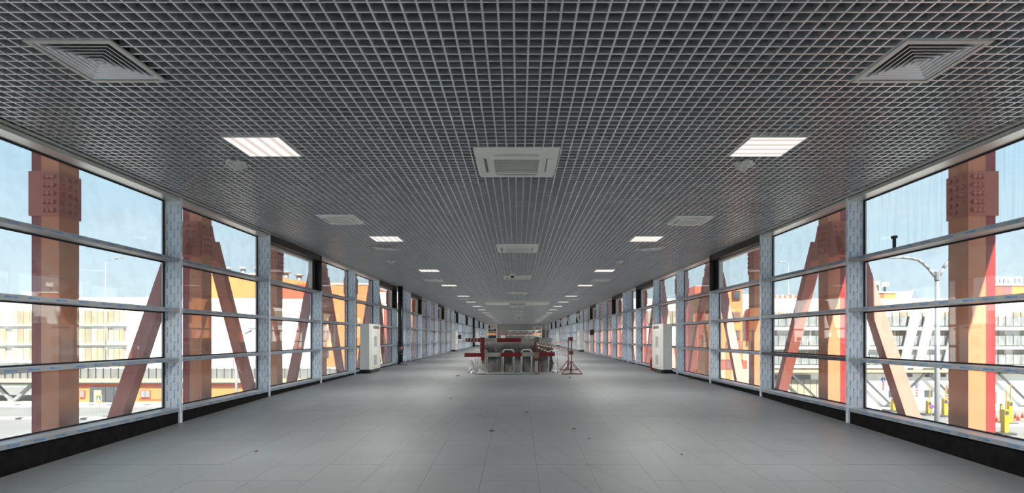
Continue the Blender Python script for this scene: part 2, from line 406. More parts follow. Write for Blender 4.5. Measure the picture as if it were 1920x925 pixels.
# ================================================================ side walls
ND = [7.79 + 2.79 * n for n in range(-5, 28)]
IDX = {round(7.79 + 2.79 * n, 3): n for n in range(-5, 28)}
POS = sorted(ND + [23.5])
POS = [p for p in POS if p < Y1]
BLK = [2, 5, 7, 10, 13, 16, 19, 22, 25]
TRZ = [(1.098, 1.147), (.365, .418), (-.358, -.308)]
SILL = (-1.09, -1.04); HEAD = (1.99, 2.035)
for side in (-1, 1):
    nm = 'left' if side < 0 else 'right'
    X, G = (XL, GL) if side < 0 else (XR, GR)
    wall = thing('wall_' + nm, (side * X, Y0, zf(Y0)), 'long glazed curtain wall with film covered mullions on the %s of the hall' % nm, 'wall', kind='structure')
    def xb(a, b): return (side * b, side * a) if side < 0 else (a, b)
    vup = Matrix(((0, side * -1, 0, 0), (0, 0, 0, 0), (0, 0, 0, 0), (0, 0, 0, 1)))
    for i, p in enumerate(POS):
        n = IDX.get(round(p, 3), 99)
        a, b = xb(X, G + .03); blk = n in BLK
        zb = zf(p) - .004
        if blk:
            B(a, b, p, p + .05, zb, TRZ[0][1]).build('mullion', FILM, wall)
            B(a, b, p, p + .05, TRZ[0][1], HC - .02).build('bare_mullion_top', BLACKP, wall, label='black bare upper length of mullion')
        else:
            B(a, b, p, p + .05, zb, HC - .02).build('mullion', FILM, wall)
        # film printing on the face turned to the camera
        if 4.5 < p < 34:
            V, Fc = (TV, TF) if p < 17 else (QV, QF)
            pr = MB(); ztop = TRZ[0][1] if blk else 1.99
            for c in range(4):
                xx = side * (X + .035 + c * .052); zz = ztop - .12 - (c % 2) * .11 - (.03 if c == 3 else 0)
                while zz > SILL[1] + .08:
                    if not any(t0 - .06 < zz < t1 + .06 for t0, t1 in TRZ) or True:
                        r = Matrix.Rotation(math.radians(90 if side > 0 else -90), 4, 'Y') @ Matrix.Rotation(math.radians(90), 4, 'X')
                        pr.mesh(V, Fc, Matrix.Translation((xx, p - .0012, zz)) @ r)
                    zz -= .235
            if side: # narrow strip on inner face
                zz = ztop - .2
                V2, F2 = (TV, TF) if p < 9 else (QV, QF)
                while zz > zf(p) + .1:
                    r = Matrix.Rotation(math.radians(90 * side), 4, 'X') @ Matrix.Rotation(0, 4, 'Z')
                    Mx = Matrix(((0, 0, -side, 0), (0, side, 0, 0), (1, 0, 0, 0), (0, 0, 0, 1)))
                    pr.mesh(V2, F2, Matrix.Translation((side * (X - .0012), p + .025, zz)) @ Mx)
                    zz -= .235
            pr.build('film_print', BLUE, wall)
        if i + 1 >= len(POS): continue
        q = POS[i + 1]; nq = IDX.get(round(q, 3), 99); bq = nq in BLK
        ya, yb = p + .052, q - .002
        ia, ib = xb(X + .012, G + .02)
        # rails
        rails = [('sill_rail', SILL)] + [('transom', t) for t in TRZ] + [('head_rail', HEAD)]
        for rn, (z0, z1) in rails:
            if rn == 'head_rail' and bq: 
                B(*xb(X + .012, G + .02), ya, yb, 1.905, HEAD[1]).build('black_head_panel', BLACKP, wall); continue
            B(ia, ib, ya, yb, z0, z1).build(rn, BARE if (side > 0 and n == 0 and z0 < 0 and rn == 'transom') else (ALU if rn == 'head_rail' else FILMT), wall)
            if rn != 'head_rail' and p > 1:
                lim = 17 if rn != 'sill_rail' else 14
                V, Fc = (TV, TF) if p < lim else (QV, QF)
                if p < 30:
                    pr = MB(); yy = ya + .16; flip = rn == 'sill_rail' or (z0 > 1)
                    while yy < yb - .1:
                        Mx = Matrix(((0, 0, -side, 0), (-side, 0, 0, 0), (0, 1, 0, 0), (0, 0, 0, 1)))
                        if flip: Mx = Mx @ Matrix.Rotation(math.pi, 4, 'Z')
                        pr.mesh(V, Fc, Matrix.Translation((side * (X + .0108), yy, (z0 + z1) / 2)) @ Mx)
                        yy += random.choice((.25, .25, .29, .33))
                    pr.build('film_print', BLUE, wall)
        # plinth board
        m_ = MB(); ca, cb = xb(X + .03, G)
        k = 0; m_.v = [(ca, ya, zf(ya) - .01), (cb, ya, zf(ya) - .01), (cb, yb, zf(yb) - .01), (ca, yb, zf(yb) - .01), (ca, ya, SILL[0] + .002), (cb, ya, SILL[0] + .002), (cb, yb, SILL[0] + .002), (ca, yb, SILL[0] + .002)]
        if zf(yb) < SILL[0] - .005:
            for t in ((3, 2, 1, 0), (4, 5, 6, 7), (0, 1, 5, 4), (1, 2, 6, 5), (2, 3, 7, 6), (3, 0, 4, 7)): m_.face(list(t))
            m_.build('plinth_board', BLACK, wall)
        # panes and gaskets
        zz = [SILL] + TRZ[::-1] + [HEAD]
        for r in range(4):
            z0, z1 = zz[r][1], zz[r + 1][0]
            vent = (r == 3 and bq)
            if vent:
                z1 = 1.905
                # sash frame inside the bay
                fr = MB(); s0, s1 = xb(G - .075, G + .015); t = .05
                fy0, fy1 = ya + .01, yb - .26 if side else yb
                fy1 = yb - .10
                fr.box(s0, s1, fy0, fy1, z0, z0 + t); fr.box(s0, s1, fy0, fy1, z1 - t, z1)
                fr.box(s0, s1, fy0, fy0 + t, z0 + t, z1 - t); fr.box(s0, s1, fy1 - t, fy1, z0 + t, z1 - t)
                B(*xb(G - .12, G + .02), fy1, yb, z0, z1).build('black_side_panel', BLACKP, wall)
                if side > 0 and nq in (13, 16, 19):
                    # tilted open sash: turned inwards about its lower edge
                    ang = math.radians(14)
                    def rot(mb_):
                        nv = []
                        for (vx, vy, vz) in mb_.v:
                            dz = vz - z0; dx = vx - G
                            nv.append((G + dx * math.cos(ang) - dz * math.sin(ang), vy, z0 + dz * math.cos(ang) + dx * math.sin(ang)))
                        mb_.v = nv
                    rot(fr); sash = fr.build('window_sash', WHITE, wall, label='open white window sash tilted into the hall')
                    gp = B(G - .004, G + .004, fy0 + t, fy1 - t, z0 + t, z1 - t); rot(gp); gp.build('pane', GLASS, sash)
                else:
                    sash = fr.build('window_sash', DGREY if 0 else TRIM, wall)
                    B(*xb(G - .004, G + .004), fy0 + t, fy1 - t, z0 + t, z1 - t).build('pane', GLASS, sash)
                continue
            wet = side > 0 and n == -1 and r == 3
            pane = B(*xb(G - .005, G + .005), ya, yb, z0, z1).build('pane', GLASSW if wet else GLASS, wall)
            if p < 40 and p > -1:
                gk = MB(); g0, g1 = xb(G - .02, G - .006); t = .018
                gk.box(g0, g1, ya, yb, z0, z0 + t).box(g0, g1, ya, yb, z1 - t, z1).box(g0, g1, ya, ya + t, z0 + t, z1 - t).box(g0, g1, yb - t * 1.4, yb, z0 + t, z1 - t)
                gk.build('gasket', GASK, pane)
    # aluminium closure above the glass
    B(*xb(X + .06, G + .06), Y0, Y1, HC - .018, 2.94).build('closure_panel', TRIM, wall)

MB().box(4.87, 4.895, 6.90, 6.935, 1.1475, 1.30).box(4.86, 4.90, 6.88, 6.95, 1.275, 1.31).build('latch', PIPE, wall, label='small black latch standing on the transom')
# end walls
we = thing('wall_back', (0, Y1, zf(Y1)), 'grey end wall with white posts closing the far end of the hall', 'wall', kind='structure')
B(-5.2, 5.1, Y1, Y1 + .2, -1.2, HC + .6).build('wall_panel', ENDW, we)
for px in (932, 999, 1023.5): B(PX(px - .9, Y1), PX(px + .9, Y1), Y1 - .1, Y1, -1.06, HC).build('wall_post', WHITE, we)
B(PX(1016, Y1), PX(1031, Y1), Y1 - .06, Y1, -1.06, PZ(619, Y1)).build('door_leaf', ENDD, we, label='dark grey double door')
B(PX(1028, Y1), PX(1031.5, Y1), Y1 - .12, Y1 - .06, PZ(634, Y1), PZ(627, Y1)).build('notice_board', WHITE, we)
wf = B(-5.3, 5.2, Y0 - .2, Y0, -1.6, HC + .62).build('wall_front', CREAM); tag(wf, 'pale end wall behind the camera', 'wall', kind='structure')

# ================================================================ ceiling fixtures
def lamp_light(parent, loc):
    ld = bpy.data.lights.new('lamp_glow', 'AREA'); ld.shape = 'SQUARE'; ld.size = .54; ld.energy = LAMP_W; ld.color = (1, .95, .90); ld.spread = math.radians(142)
    lo = bpy.data.objects.new('lamp_glow', ld); COL.objects.link(lo); lo.parent = parent; lo.location = loc
def light_panel(cx, cy, m, label):
    t = thing('ceiling_light', (cx, cy, HC), label, 'light', 'square ceiling light panels')
    f_ = MB(); a = .2975
    for s0 in ((-a, a, -a, -a + .012), (-a, a, a - .012, a), (-a, -a + .012, -a + .012, a - .012), (a - .012, a, -a + .012, a - .012)):
        f_.box(cx + s0[0], cx + s0[1], cy + s0[2], cy + s0[3], HC - .008, HC + .06)
    f_.build('frame', WHITE, t)
    B(cx - a + .012, cx + a - .012, cy - a + .012, cy + a - .012, HC - .004, HC + .02).build('diffuser', m, t)
    B(cx - a + .012, cx + a - .012, cy - a + .012, cy + a - .012, HC + .022, HC + .07).build('housing', WHITE, t)
    lamp_light(t, (0, 0, -.012))
    return t
for row, X, m in (('left', LX, LM0), ('right', RX, LM1)):
    base = None
    for i, d in enumerate(LAMPD):
        lab = '%s glowing square ceiling light panel from the camera in the %s row' % (ORD[i], row)
        if base is None: base = light_panel(X, d, m, lab)
        else: copy_thing(base, 0, d - LAMPD[0], 0, lab)
    copy_thing(base, 0, .37 - LAMPD[0], 0, 'square ceiling light panel just above the camera in the %s row' % row)
    copy_thing(base, 0, -5 - LAMPD[0], 0, 'square ceiling light panel well behind the camera in the %s row' % row)
def vent(cx, cy, label):
    t = thing('air_diffuser', (cx, cy, HC), label, 'vent', 'square louvred air diffusers')
    a = .305; f_ = MB()
    for s0 in ((-a, a, -a, -a + .035), (-a, a, a - .035, a), (-a, -a + .035, -a + .035, a - .035), (a - .035, a, -a + .035, a - .035)):
        f_.box(cx + s0[0], cx + s0[1], cy + s0[2], cy + s0[3], HC - .012, HC + .004)
    f_.build('frame', TRIM, t)
    B(cx - a + .03, cx + a - .03, cy - a + .03, cy + a - .03, HC + .09, HC + .1).build('duct_box', VOID, t)
    for k in range(6):
        o_ = .262 - k * .041
        MB().ring(cx, cy, o_, o_, HC - .006, o_ - .030, o_ - .030, HC + .050, t=.007).build('louvre', GRID, t)
    B(cx - .022, cx + .022, cy - .022, cy + .022, HC - .006, HC + .003).build('centre_plate', TRIM, t)
    return t
vl = ['louvred square air diffuser at the top left of the ceiling grid', 'louvred square air diffuser at the top right of the ceiling grid',
      'louvred air diffuser just beyond the second left ceiling light', 'louvred air diffuser just beyond the second right ceiling light',
      'louvred air diffuser just beyond the fourth left ceiling light', 'louvred air diffuser just beyond the fourth right ceiling light',
      'louvred air diffuser between sixth and seventh left ceiling lights', 'louvred air diffuser between sixth and seventh right ceiling lights']
v0 = vent(*VENT[0], vl[0])
for (x, y), l_ in zip(VENT[1:], vl[1:]): copy_thing(v0, x - VENT[0][0], y - VENT[0][1], 0, l_)
def cassette(cx, cy, a, label, drop=.05, group='ceiling air conditioning cassettes'):
    t = thing('air_conditioner_cassette', (cx, cy, HC), label, 'air conditioner', group)
    zb = HC - drop; m_ = MB(); b = a - .03
    # bevelled panel with a recessed field
    vs = [(-a, -a, HC - .001), (a, -a, HC - .001), (a, a, HC - .001), (-a, a, HC - .001), (-b, -b, zb), (b, -b, zb), (b, b, zb), (-b, b, zb)]
    m_.v = [(cx + x, cy + y, z) for x, y, z in vs]
    for q in ((0, 1, 2, 3), (7, 6, 5, 4), (0, 4, 5, 1), (1, 5, 6, 2), (2, 6, 7, 3), (3, 7, 4, 0)): m_.face(list(q))
    m_.build('panel', CREAM, t)
    B(cx - a * .9, cx + a * .9, cy - a * .9, cy + a * .9, HC, HC + .16).build('housing', ENDD, t)
    g = a * .54
    fr = MB(); o_ = g + .035
    fr.box(cx - o_, cx + o_, cy - o_, cy - g, zb - .012, zb - .0005).box(cx - o_, cx + o_, cy + g, cy + o_, zb - .012, zb - .0005).box(cx - o_, cx - g, cy - g, cy + g, zb - .012, zb - .0005).box(cx + g, cx + o_, cy - g, cy + g, zb - .012, zb - .0005)
    fr.build('grille_frame', CREAM, t)
    gr = MB(); gr.box(cx - g, cx + g, cy - g, cy + g, zb - .004, zb - .0005); gr.build('intake_grille', GREYG, t)
    sl = MB()
    for k in range(13): yy = cy - g + (k + .5) * 2 * g / 13; sl.box(cx - g, cx + g, yy - .004, yy + .004, zb - .009, zb - .004)
    sl.build('grille_slats', CREAM, t)
    for sx, sy in ((1, 0), (-1, 0), (0, 1), (0, -1)):
        c = a * .76; w_ = .022; L = a * .52
        x0, x1, y0_, y1_ = (sx * c - w_, sx * c + w_, -L, L) if sx else (-L, L, sy * c - w_, sy * c + w_)
        B(cx + x0, cx + x1, cy + y0_, cy + y1_, zb - .003, zb - .0005).build('outlet_slot', GREYG, t)
        if sx: x0, x1 = x0 + sx * .012, x1 + sx * .03
        else: y0_, y1_ = y0_ + sy * .012, y1_ + sy * .03
        B(cx + x0, cx + x1, cy + y0_, cy + y1_, zb - .008, zb - .0035).build('air_flap', CREAM, t)
    return t
c0 = None
for i, d in enumerate(CCAS):
    lab = '%s cream ceiling air conditioner cassette from the camera on the centre line' % ORD[i]
    if c0 is None: c0 = cassette(-.015, d, .475, lab)
    else: copy_thing(c0, 0, d - CCAS[0], 0, lab)
sl_ = ['small cream cassette beside the left glass wall between first and second lights', 'small cream cassette beside the right glass wall between first and second lights',
       'small cream cassette between third and fourth left ceiling lights', 'small cream cassette between third and fourth right ceiling lights',
       'small cream cassette between fifth and sixth left ceiling lights', 'small cream cassette between fifth and sixth right ceiling lights']
s0_ = cassette(*SCAS[0], .325, sl_[0], .035)
for (x, y), l_ in zip(SCAS[1:], sl_[1:]): copy_thing(s0_, x - SCAS[0][0], y - SCAS[0][1], 0, l_)
t = thing('ceiling_bulkhead', (-.03, 31.2, HC), 'wide pale box hung across the middle of the distant ceiling', 'bulkhead')
B(-1.88, 1.81, 30.0, 32.4, HC - .13, HC + .1).build('box', CREAM, t)
B(-.5, .45, 30.9, 31.8, HC - .135, HC - .1305).build('inset_grille', GREYG, t)
# film wrapped detectors
def detector(cx, cy, label, r=.11):
    t = thing('smoke_detector', (cx, cy, HC), label, 'detector', 'film wrapped ceiling detectors')
    MB().lathe((cx, cy, HC), [(.05, 0), (.055, -.02), (.045, -.045), (.02, -.05)], 14).build('sensor_head', WHITE, t, smooth=True)
    m_ = MB(); rnd = random.Random(int(cx * 100 + cy)); n = 18
    prof = [(r, -.004), (r * 1.02, -.02), (r * .8, -.045), (r * .5, -.07), (r * .2, -.095), (.01, -.11)]
    b = 0
    for q, (rr, z) in enumerate(prof):
        for i in range(n):
            a_ = 2 * math.pi * i / n; k = 1 + rnd.uniform(-.22, .22); m_.v.append((cx + rr * k * math.cos(a_), cy + rr * k * math.sin(a_), HC + z + rnd.uniform(-.012, .008) * (q > 0)))
    for q in range(len(prof) - 1):
        for i in range(n): j = (i + 1) % n; m_.face([q * n + i, (q + 1) * n + i, (q + 1) * n + j, q * n + j])
    m_.build('film_wrap', FOIL, t)
for cx, cy, l_ in ((-3.3, 6.27, 'film wrapped detector just beyond the nearest left ceiling light'), (2.66, 6.29, 'film wrapped detector just beyond the nearest right ceiling light'),
                   (-3.38, 14.3, 'film wrapped detector between second and third left ceiling lights'), (2.73, 14.3, 'film wrapped detector between second and third right ceiling lights'),
                   (-3.44, 31.9, 'film wrapped detector beyond the sixth left ceiling light'), (-3.4, 40.3, 'film wrapped detector beside the eighth left ceiling light')):
    detector(cx, cy, l_)
def dome(cx, cy, label):
    t = thing('dome_camera', (cx, cy, HC), label, 'camera', 'dome security cameras')
    MB().tube((cx, cy, HC), (cx, cy, HC - .06), .03, 12).build('mount', WHITE, t, smooth=True)
    MB().lathe((cx, cy, HC), [(.02, -.05), (.085, -.06), (.09, -.13), (.085, -.15)], 18).build('body', WHITE, t, smooth=True)
    MB().lathe((cx, cy, HC), [(.06, -.15), (.055, -.18), (.035, -.205), (.005, -.215)], 16).build('dome', PIPE, t, smooth=True)
dome(-.17, 16.7, 'white dome security camera hanging in front of the third centre cassette')
dome(.11, 54, 'small dome security camera in the far ceiling beyond the seventh centre cassette')

# ================================================================ outside: trusses
def truss(side):
    nm = 'left' if side < 0 else 'right'
    X = 5.88 if side < 0 else 5.77
    t = thing('steel_truss', (side * X, 6.99, -6.6), 'red and orange bolted steel truss standing outside the %s glass wall' % nm, 'truss')
    def xb(a, b): return (side * b, side * a) if side < 0 else (a, b)
    TOP = 2.949
    k0, k1 = -3, 26
    for k in range(k0, k1):
        D = 6.99 + 3.09 * k; h = .158
        m_ = MB(); m_.box(*xb(X, X + .225), D - h, D + h, -6.6, TOP, 0); m_.box(*xb(X + .2255, X + .36), D - h + .012, D + h - .012, -6.6, TOP, 1)
        c = m_.build('column', [ORANGE, RED], t, label='orange column with a red outer strip')
        z0, z1 = 1.55, 2.12
        B(*xb(X - .016, X + .376), D - h - .016, D + h + .016, z0, z1).build('splice_plate', BRACE, c)
        bl = MB()
        if k < 9:
            for r in range(5):
                z = z0 + .07 + r * .107
                for q in range(3):
                    dy = -h + .06 + q * (2 * h - .12) / 2
                    for xx, s_ in ((X - .016, -1), (X + .376, 1)): bl.tube((side * xx, D + dy, z), (side * (xx + s_ * .035), D + dy, z), .03, 6)
                    dx = .05 + q * .06
                    for yy, s_ in ((D - h - .016, -1), (D + h + .016, 1)): bl.tube((side * (X + dx), yy, z), (side * (X + dx), yy + s_ * .035, z), .03, 6)
            if k % 2:   # flared gusset where two braces meet
                for s_ in (-1, 1):
                    for z, o_ in ((1.60, .40), (1.71, .355), (1.82, .31), (1.93, .265), (2.04, .22)):
                        for dx in (.08, .2, .3): bl.tube((side * (X + dx), D + s_ * (h + o_ - .14), z), (side * (X + dx), D + s_ * (h + o_ - .095), z + .02), .03, 6)
            bl.build('bolts', BRACE, c, kind='stuff')
        if k % 2:
            gm = MB(); b0 = 0; P_ = [(D - h - .30, 1.48), (D + h + .30, 1.48), (D + h + .06, 2.14), (D - h - .06, 2.14)]
            gx = sorted((side * (X + .02), side * (X + .34)))
            gm.v = [(gx[0], y_, z_) for y_, z_ in P_] + [(gx[1], y_, z_) for y_, z_ in P_]
            for q in ((3, 2, 1, 0), (4, 5, 6, 7), (0, 1, 5, 4), (1, 2, 6, 5), (2, 3, 7, 6), (3, 0, 4, 7)): gm.face(list(q))
            gm.build('gusset', BRACE, c)
    for k in range(k0, k1 - 1):
        Da, Db = 6.99 + 3.09 * k, 6.99 + 3.09 * (k + 1)
        za, zb = (-3.5, 2.86) if k % 2 == 0 else (2.86, -3.5)
        # cut below the soffit
        def at(z): s_ = (z - za) / (zb - za); return Da + (Db - Da) * s_
        lo, hi = -3.4, 1.86
        xc = side * (X + .18)
        MB().bar((xc, at(lo), lo), (xc, at(hi), hi), .165, .22, ref=(1, 0, 0)).build('diagonal_brace', BRACE, t)
    B(*xb(X + .03, X + .33), 6.99 + 3.09 * k0, 6.99 + 3.09 * (k1 - 1), -3.7, -3.4).build('bottom_chord', BRACE, t)
truss(-1); truss(1)

# ================================================================ outside: ground and buildings
G0 = -6.6
g = B(-400, 400, -60, 500, G0 - .5, G0).build('ground', ASPH); tag(g, 'pale asphalt road and forecourt around the footbridge', 'ground', kind='structure')
def rect(mb, p0, y0, p1, y1, D, dep=1.0, m=0): return mb.box(PX(p0, D), PX(p1, D), D, D + dep, PZ(y1, D), PZ(y0, D), m)
def R(name, mt, par, p0, y0, p1, y1, D, dep=1.0, label=None): return rect(MB(), p0, y0, p1, y1, D, dep).build(name, mt, par, label=label)
def kerb(x0, x1, D, wd, label):
    o = B(x0, x1, D, D + wd, G0, G0 + .12).build('kerb', KERB, origin=((x0 + x1) / 2, D, G0)); tag(o, label, 'kerb', kind='structure')
def GD(py): return -G0 * F / (py - VY)
kerb(-90, -12, GD(787), .7, 'pale kerb nearest the footbridge on the left')
kerb(-90, -12, GD(764), 1.2, 'pale kerb in the middle of the left road')
kerb(-90, -12, GD(758.5), 1.6, 'pale kerb at the foot of the left buildings')
kerb(12, 90, GD(800), .7, 'pale kerb nearest the footbridge on the right')
kerb(12, 90, GD(770), 1.4, 'pale kerb in front of the right parking building')

# --- left multi-storey building
D = 70
pb = thing('parking_building', (PX(80, D), D, G0), 'white multi storey building with beige panel strips seen through left glass', 'building')
R('wall', BWHITE, pb, -500, 558, 330, 726, D, 14)
rows = [(582, 609), (617, 645), (653, 678), (686, 712)]
for (ya, yb) in rows:
    x = -300.0
    while x < 200:
        xe = min(x + 11.3, 202)
        if not (6 < x + 5 < 19): 
            m_ = BEIGE if random.random() < .55 else BEIGE2
            R('facade_panel', m_, pb, x, ya, xe - .7, yb, D - .25 - random.random() * .08, .25)
        x += 11.5
    for k in range(3): R('facade_panel', random.choice((BEIGE, BEIGE2)), pb, 204 + k * 9.9, ya + (0 if k < 9 else 0), 213 + k * 9.9, yb - 4, D - .2, .2)
    R('ledge', BWHITE, pb, -300, yb + .3, 233, yb + 2.2, D - .6, .6)
# --- long low annex with orange wall and ribbed parapet
D = 52.8
an = thing('annex_building', (PX(300, D), D, G0), 'low orange annex with grey ribbed parapet seen through left glass', 'building')
R('wall', FORANGE, an, 146, 719, 640, 757, D, 2.9)
R('fascia', FYEL, an, -200, 712, 640, 717.5, D - .5, 3)
R('gutter', LGREY, an, 140, 717.8, 640, 719.6, D - .4, .9)
R('red_band', FRED, an, 146, 719.8, 640, 724.5, D - .12, .12)
x = -190.0
while x < 640:
    R('parapet_sheet', RIB, an, x, 691.5, x + 13.2, 711.6, D + .5 + random.random() * .12, .08)
    R('parapet_post', DGREY, an, x + 13.3, 690, x + 13.9, 711.8, D + .45, .1); x += 14.2
R('pale_coping', CREAM, an, -190, 689.3, 640, 691.3, D + .55, .2)
ent = R('entrance_frame', DGREY, an, 168, 726, 226, 756.5, D - .18, .1)
for (a, b) in ((169, 174), (175.5, 190), (191.5, 197), (203, 212), (213, 225)):
    R('entrance_pane', WIN if a not in (175.5,) else BEIGE2, ent, a, 732 if b - a > 10 else 727, b, 756, D - .25, .05)
for (a, b) in ((150, 157), (264, 280), (345, 360)):
    wn_ = R('window_frame', FRED, an, a - 1.4, 732, b + 1.4, 746.5, D - .12, .1); R('window_pane', LGREY, wn_, a, 733.2, (a + b) / 2 - .4, 745.3, D - .2, .05); R('window_pane', LGREY, wn_, (a + b) / 2 + .4, 733.2, b, 745.3, D - .2, .05)
R('trim_line', FRED, an, 259, 749, 640, 750.4, D - .06, .05)
B(PX(-200, D), PX(146, D), D + .2, D + 6, PZ(722, D), PZ(717.5, D)).build('ramp_deck', RIB, an)
for (a, ya, b, yb) in ((-40, 757, 12, 753), ):
    pass
sh = MB()
for x0 in (-60, 10):
    q = (PX(x0 + 4, D), D + .6, PZ(755, D))
    for dx in (-32, 36):
        sh = MB(); sh.bar(q, (PX(x0 + 4 + dx, D), D + .6, PZ(722, D)), .28, .28, ref=(0, 1, 0)); sh.build('ramp_strut', LGREY, an)
    B(q[0] - .3, q[0] + .3, D + .3, D + .9, G0, q[2] + .2).build('strut_shoe', LGREY, an)
# --- white hall with orange upper storey
D = 85
hb = thing('warehouse_building', (PX(450, D), D, G0), 'big white hall with orange upper storey and roof vents seen through left glass', 'building')
R('wall', BWHITE, hb, 331, 559.5, 640, 712, D, 25)
m_ = MB(); m_.frontal([(PX(345, D), PZ(559.5, D)), (PX(640, D), PZ(559.5, D)), (PX(640, D), PZ(530, D)), (PX(575, D), PZ(530.5, D)), (PX(575, D), PZ(529, D)), (PX(490, D), PZ(515, D)), (PX(345, D), PZ(515, D))], D + .05, D + 20)
m_.build('upper_storey', FORANGE, hb)
R('coping', BWHITE, hb, 345, 512.8, 490, 515, D - .1, 20)
R('red_cladding', FRED, hb, 492, 533, 606, 559.5, D - .1, .12)
R('end_block', FORANGE, hb, 606, 534, 690, 712, D - 3, 12)
for a, ya in ((612, 618), (612, 652), (612, 690), (652, 618), (652, 652)): R('window_pane', WIN, hb, a, ya, a + 4, ya + 18, D - 3.15, .15)
R('end_block_coping', BWHITE, hb, 606, 531.5, 690, 534, D - 3.1, 12)
for px, yb in ((428, 514), (456, 514), (482.5, 514), (536, 522), (561, 527)):
    x = PX(px, D + 3); z = PZ(yb, D + 3); v_ = thing('roof_vent', (x, D + 3, z), {428: 'leftmost', 456: 'second', 482.5: 'third', 536: 'fourth', 561: 'rightmost'}[px] + ' grey mushroom vent on the roof of the white and orange hall', 'roof vent', 'roof vents')
    MB().tube((x, D + 3, z - .6), (x, D + 3, z + .75), .42, 12).build('neck', LGREY, v_, smooth=True)
    MB().lathe((x, D + 3, z), [(.5, .75), (.78, .85), (.8, .98), (.5, 1.15), (.1, 1.2)], 14).build('cap', LGREY, v_, smooth=True)

# --- right multi-storey building
D = 50
rb = thing('parking_building', (PX(1700, D), D, G0), 'white multi storey car park with grey mesh railings seen through right glass', 'building')
R('wall', BWHITE, rb, 1422, 560, 2500, 764, D, 10)
for i, y in enumerate((585, 621, 656.5)):
    x = 1432.0
    while x < 2200:
        if random.random() < .62: R('facade_panel', random.choice((BEIGE, BEIGE2)), rb, x, y, x + 11, y + 8.6, D - .1, .12)
        R('mesh_railing', RAIL, rb, x, y + 9, x + 13.4, y + (27 if i else 26), D - .55 - random.random() * .05, .06)
        R('railing_post', DGREY, rb, x + 13.5, y + 7, x + 14, y + 27, D - .6, .06)
        x += 14.2
    R('ledge', BWHITE, rb, 1430, y + 29, 2300, y + 34.5, D - .8, .85)
for a in (1528, 1553, 1592, 1672, 1700, 1752, 1936, 1990):   # white slanting fins
    m_ = MB(); m_.frontal([(PX(a, D), PZ(692, D)), (PX(a + 15, D), PZ(692, D)), (PX(a + 43, D), PZ(583, D)), (PX(a + 24, D), PZ(583, D))], D - .95, D - .82); m_.build('slanting_fin', BWHITE, rb)
R('yellow_beam', FYEL, rb, 1430, 694, 2300, 699, D - 1.0, 1)
R('ground_wall', BWHITE, rb, 1560, 701, 2300, 764, D - .35, .35)
for a, b, ya, yb in ((1697, 1711, 701, 707), (1735, 1750, 701, 707), (1766, 1774, 701, 707), (1735, 1749, 732, 745), (1668, 1680, 732, 745), (1612, 1622, 732, 745), (1450, 1520, 703, 712)):
    R('dark_window', WIN, rb, a, ya, b, yb, D - .45, .1)
for i, a in enumerate(range(1436, 1560, 12)): R('base_panel', BEIGE2, rb, a, 713, a + 11, 762, D - .1, .12)
for (a, ya, b, yb) in ((1723, 699, 1662, 756), (1728, 699, 1786, 756), (1852, 699, 1790, 756), (1858, 699, 1916, 756), (1980, 699, 1920, 756), (1600, 699, 1658, 756), (1596, 699, 1537, 756), (1476, 701, 1533, 756)):
    MB().bar((PX(a, D), D - .8, PZ(ya, D)), (PX(b, D), D - .8, PZ(yb, D)), .16, .16, ref=(0, 1, 0)).build('strut', DGREY, rb)
for a in (1535, 1660, 1788, 1918):
    B(PX(a, D) - .3, PX(a, D) + .3, D - 1.1, D - .5, G0, PZ(755, D)).build('strut_shoe', LGREY, rb)
# parking signs painted on the wall: disc with arrow over chevrons
for a, y0_, h_, nm_ in ((1651, 708, 25, 'left'), (1713.5, 717, 30, 'middle'), (1771, 722, 30, 'right')):
    s_ = thing('wall_sign', (PX(a, D), D - .4, PZ(y0_ + h_, D)), 'blue round sign over red chevrons on the car park wall, the %s one' % nm_, 'sign', 'round blue wall signs')
    r_ = .16; zc = PZ(y0_ + 3.5, D); xc = PX(a, D); R0 = 3.6 * D / F
    MB().tube((xc, D - .355, zc), (xc, D - .40, zc), R0, 18).build('disc', SBLUE, s_)
    MB().frontal([(xc - .03, zc - .1), (xc + .03, zc - .1), (xc + .03, zc + .02), (xc + .08, zc + .02), (xc, zc + .12), (xc - .08, zc + .02), (xc - .03, zc + .02)], D - .42, D - .401).build('arrow', BWHITE, s_)
    for k in range(4):
        z = PZ(y0_ + 9 + k * (h_ - 9) / 4, D); wv = .12; hh = .13
        MB().frontal([(xc - wv, z), (xc - wv, z - hh), (xc, z - hh * .3), (xc + wv, z - hh), (xc + wv, z), (xc, z + hh * .7)], D - .38, D - .355).build('chevron', SRED if k % 2 == 0 else SRED, s_)
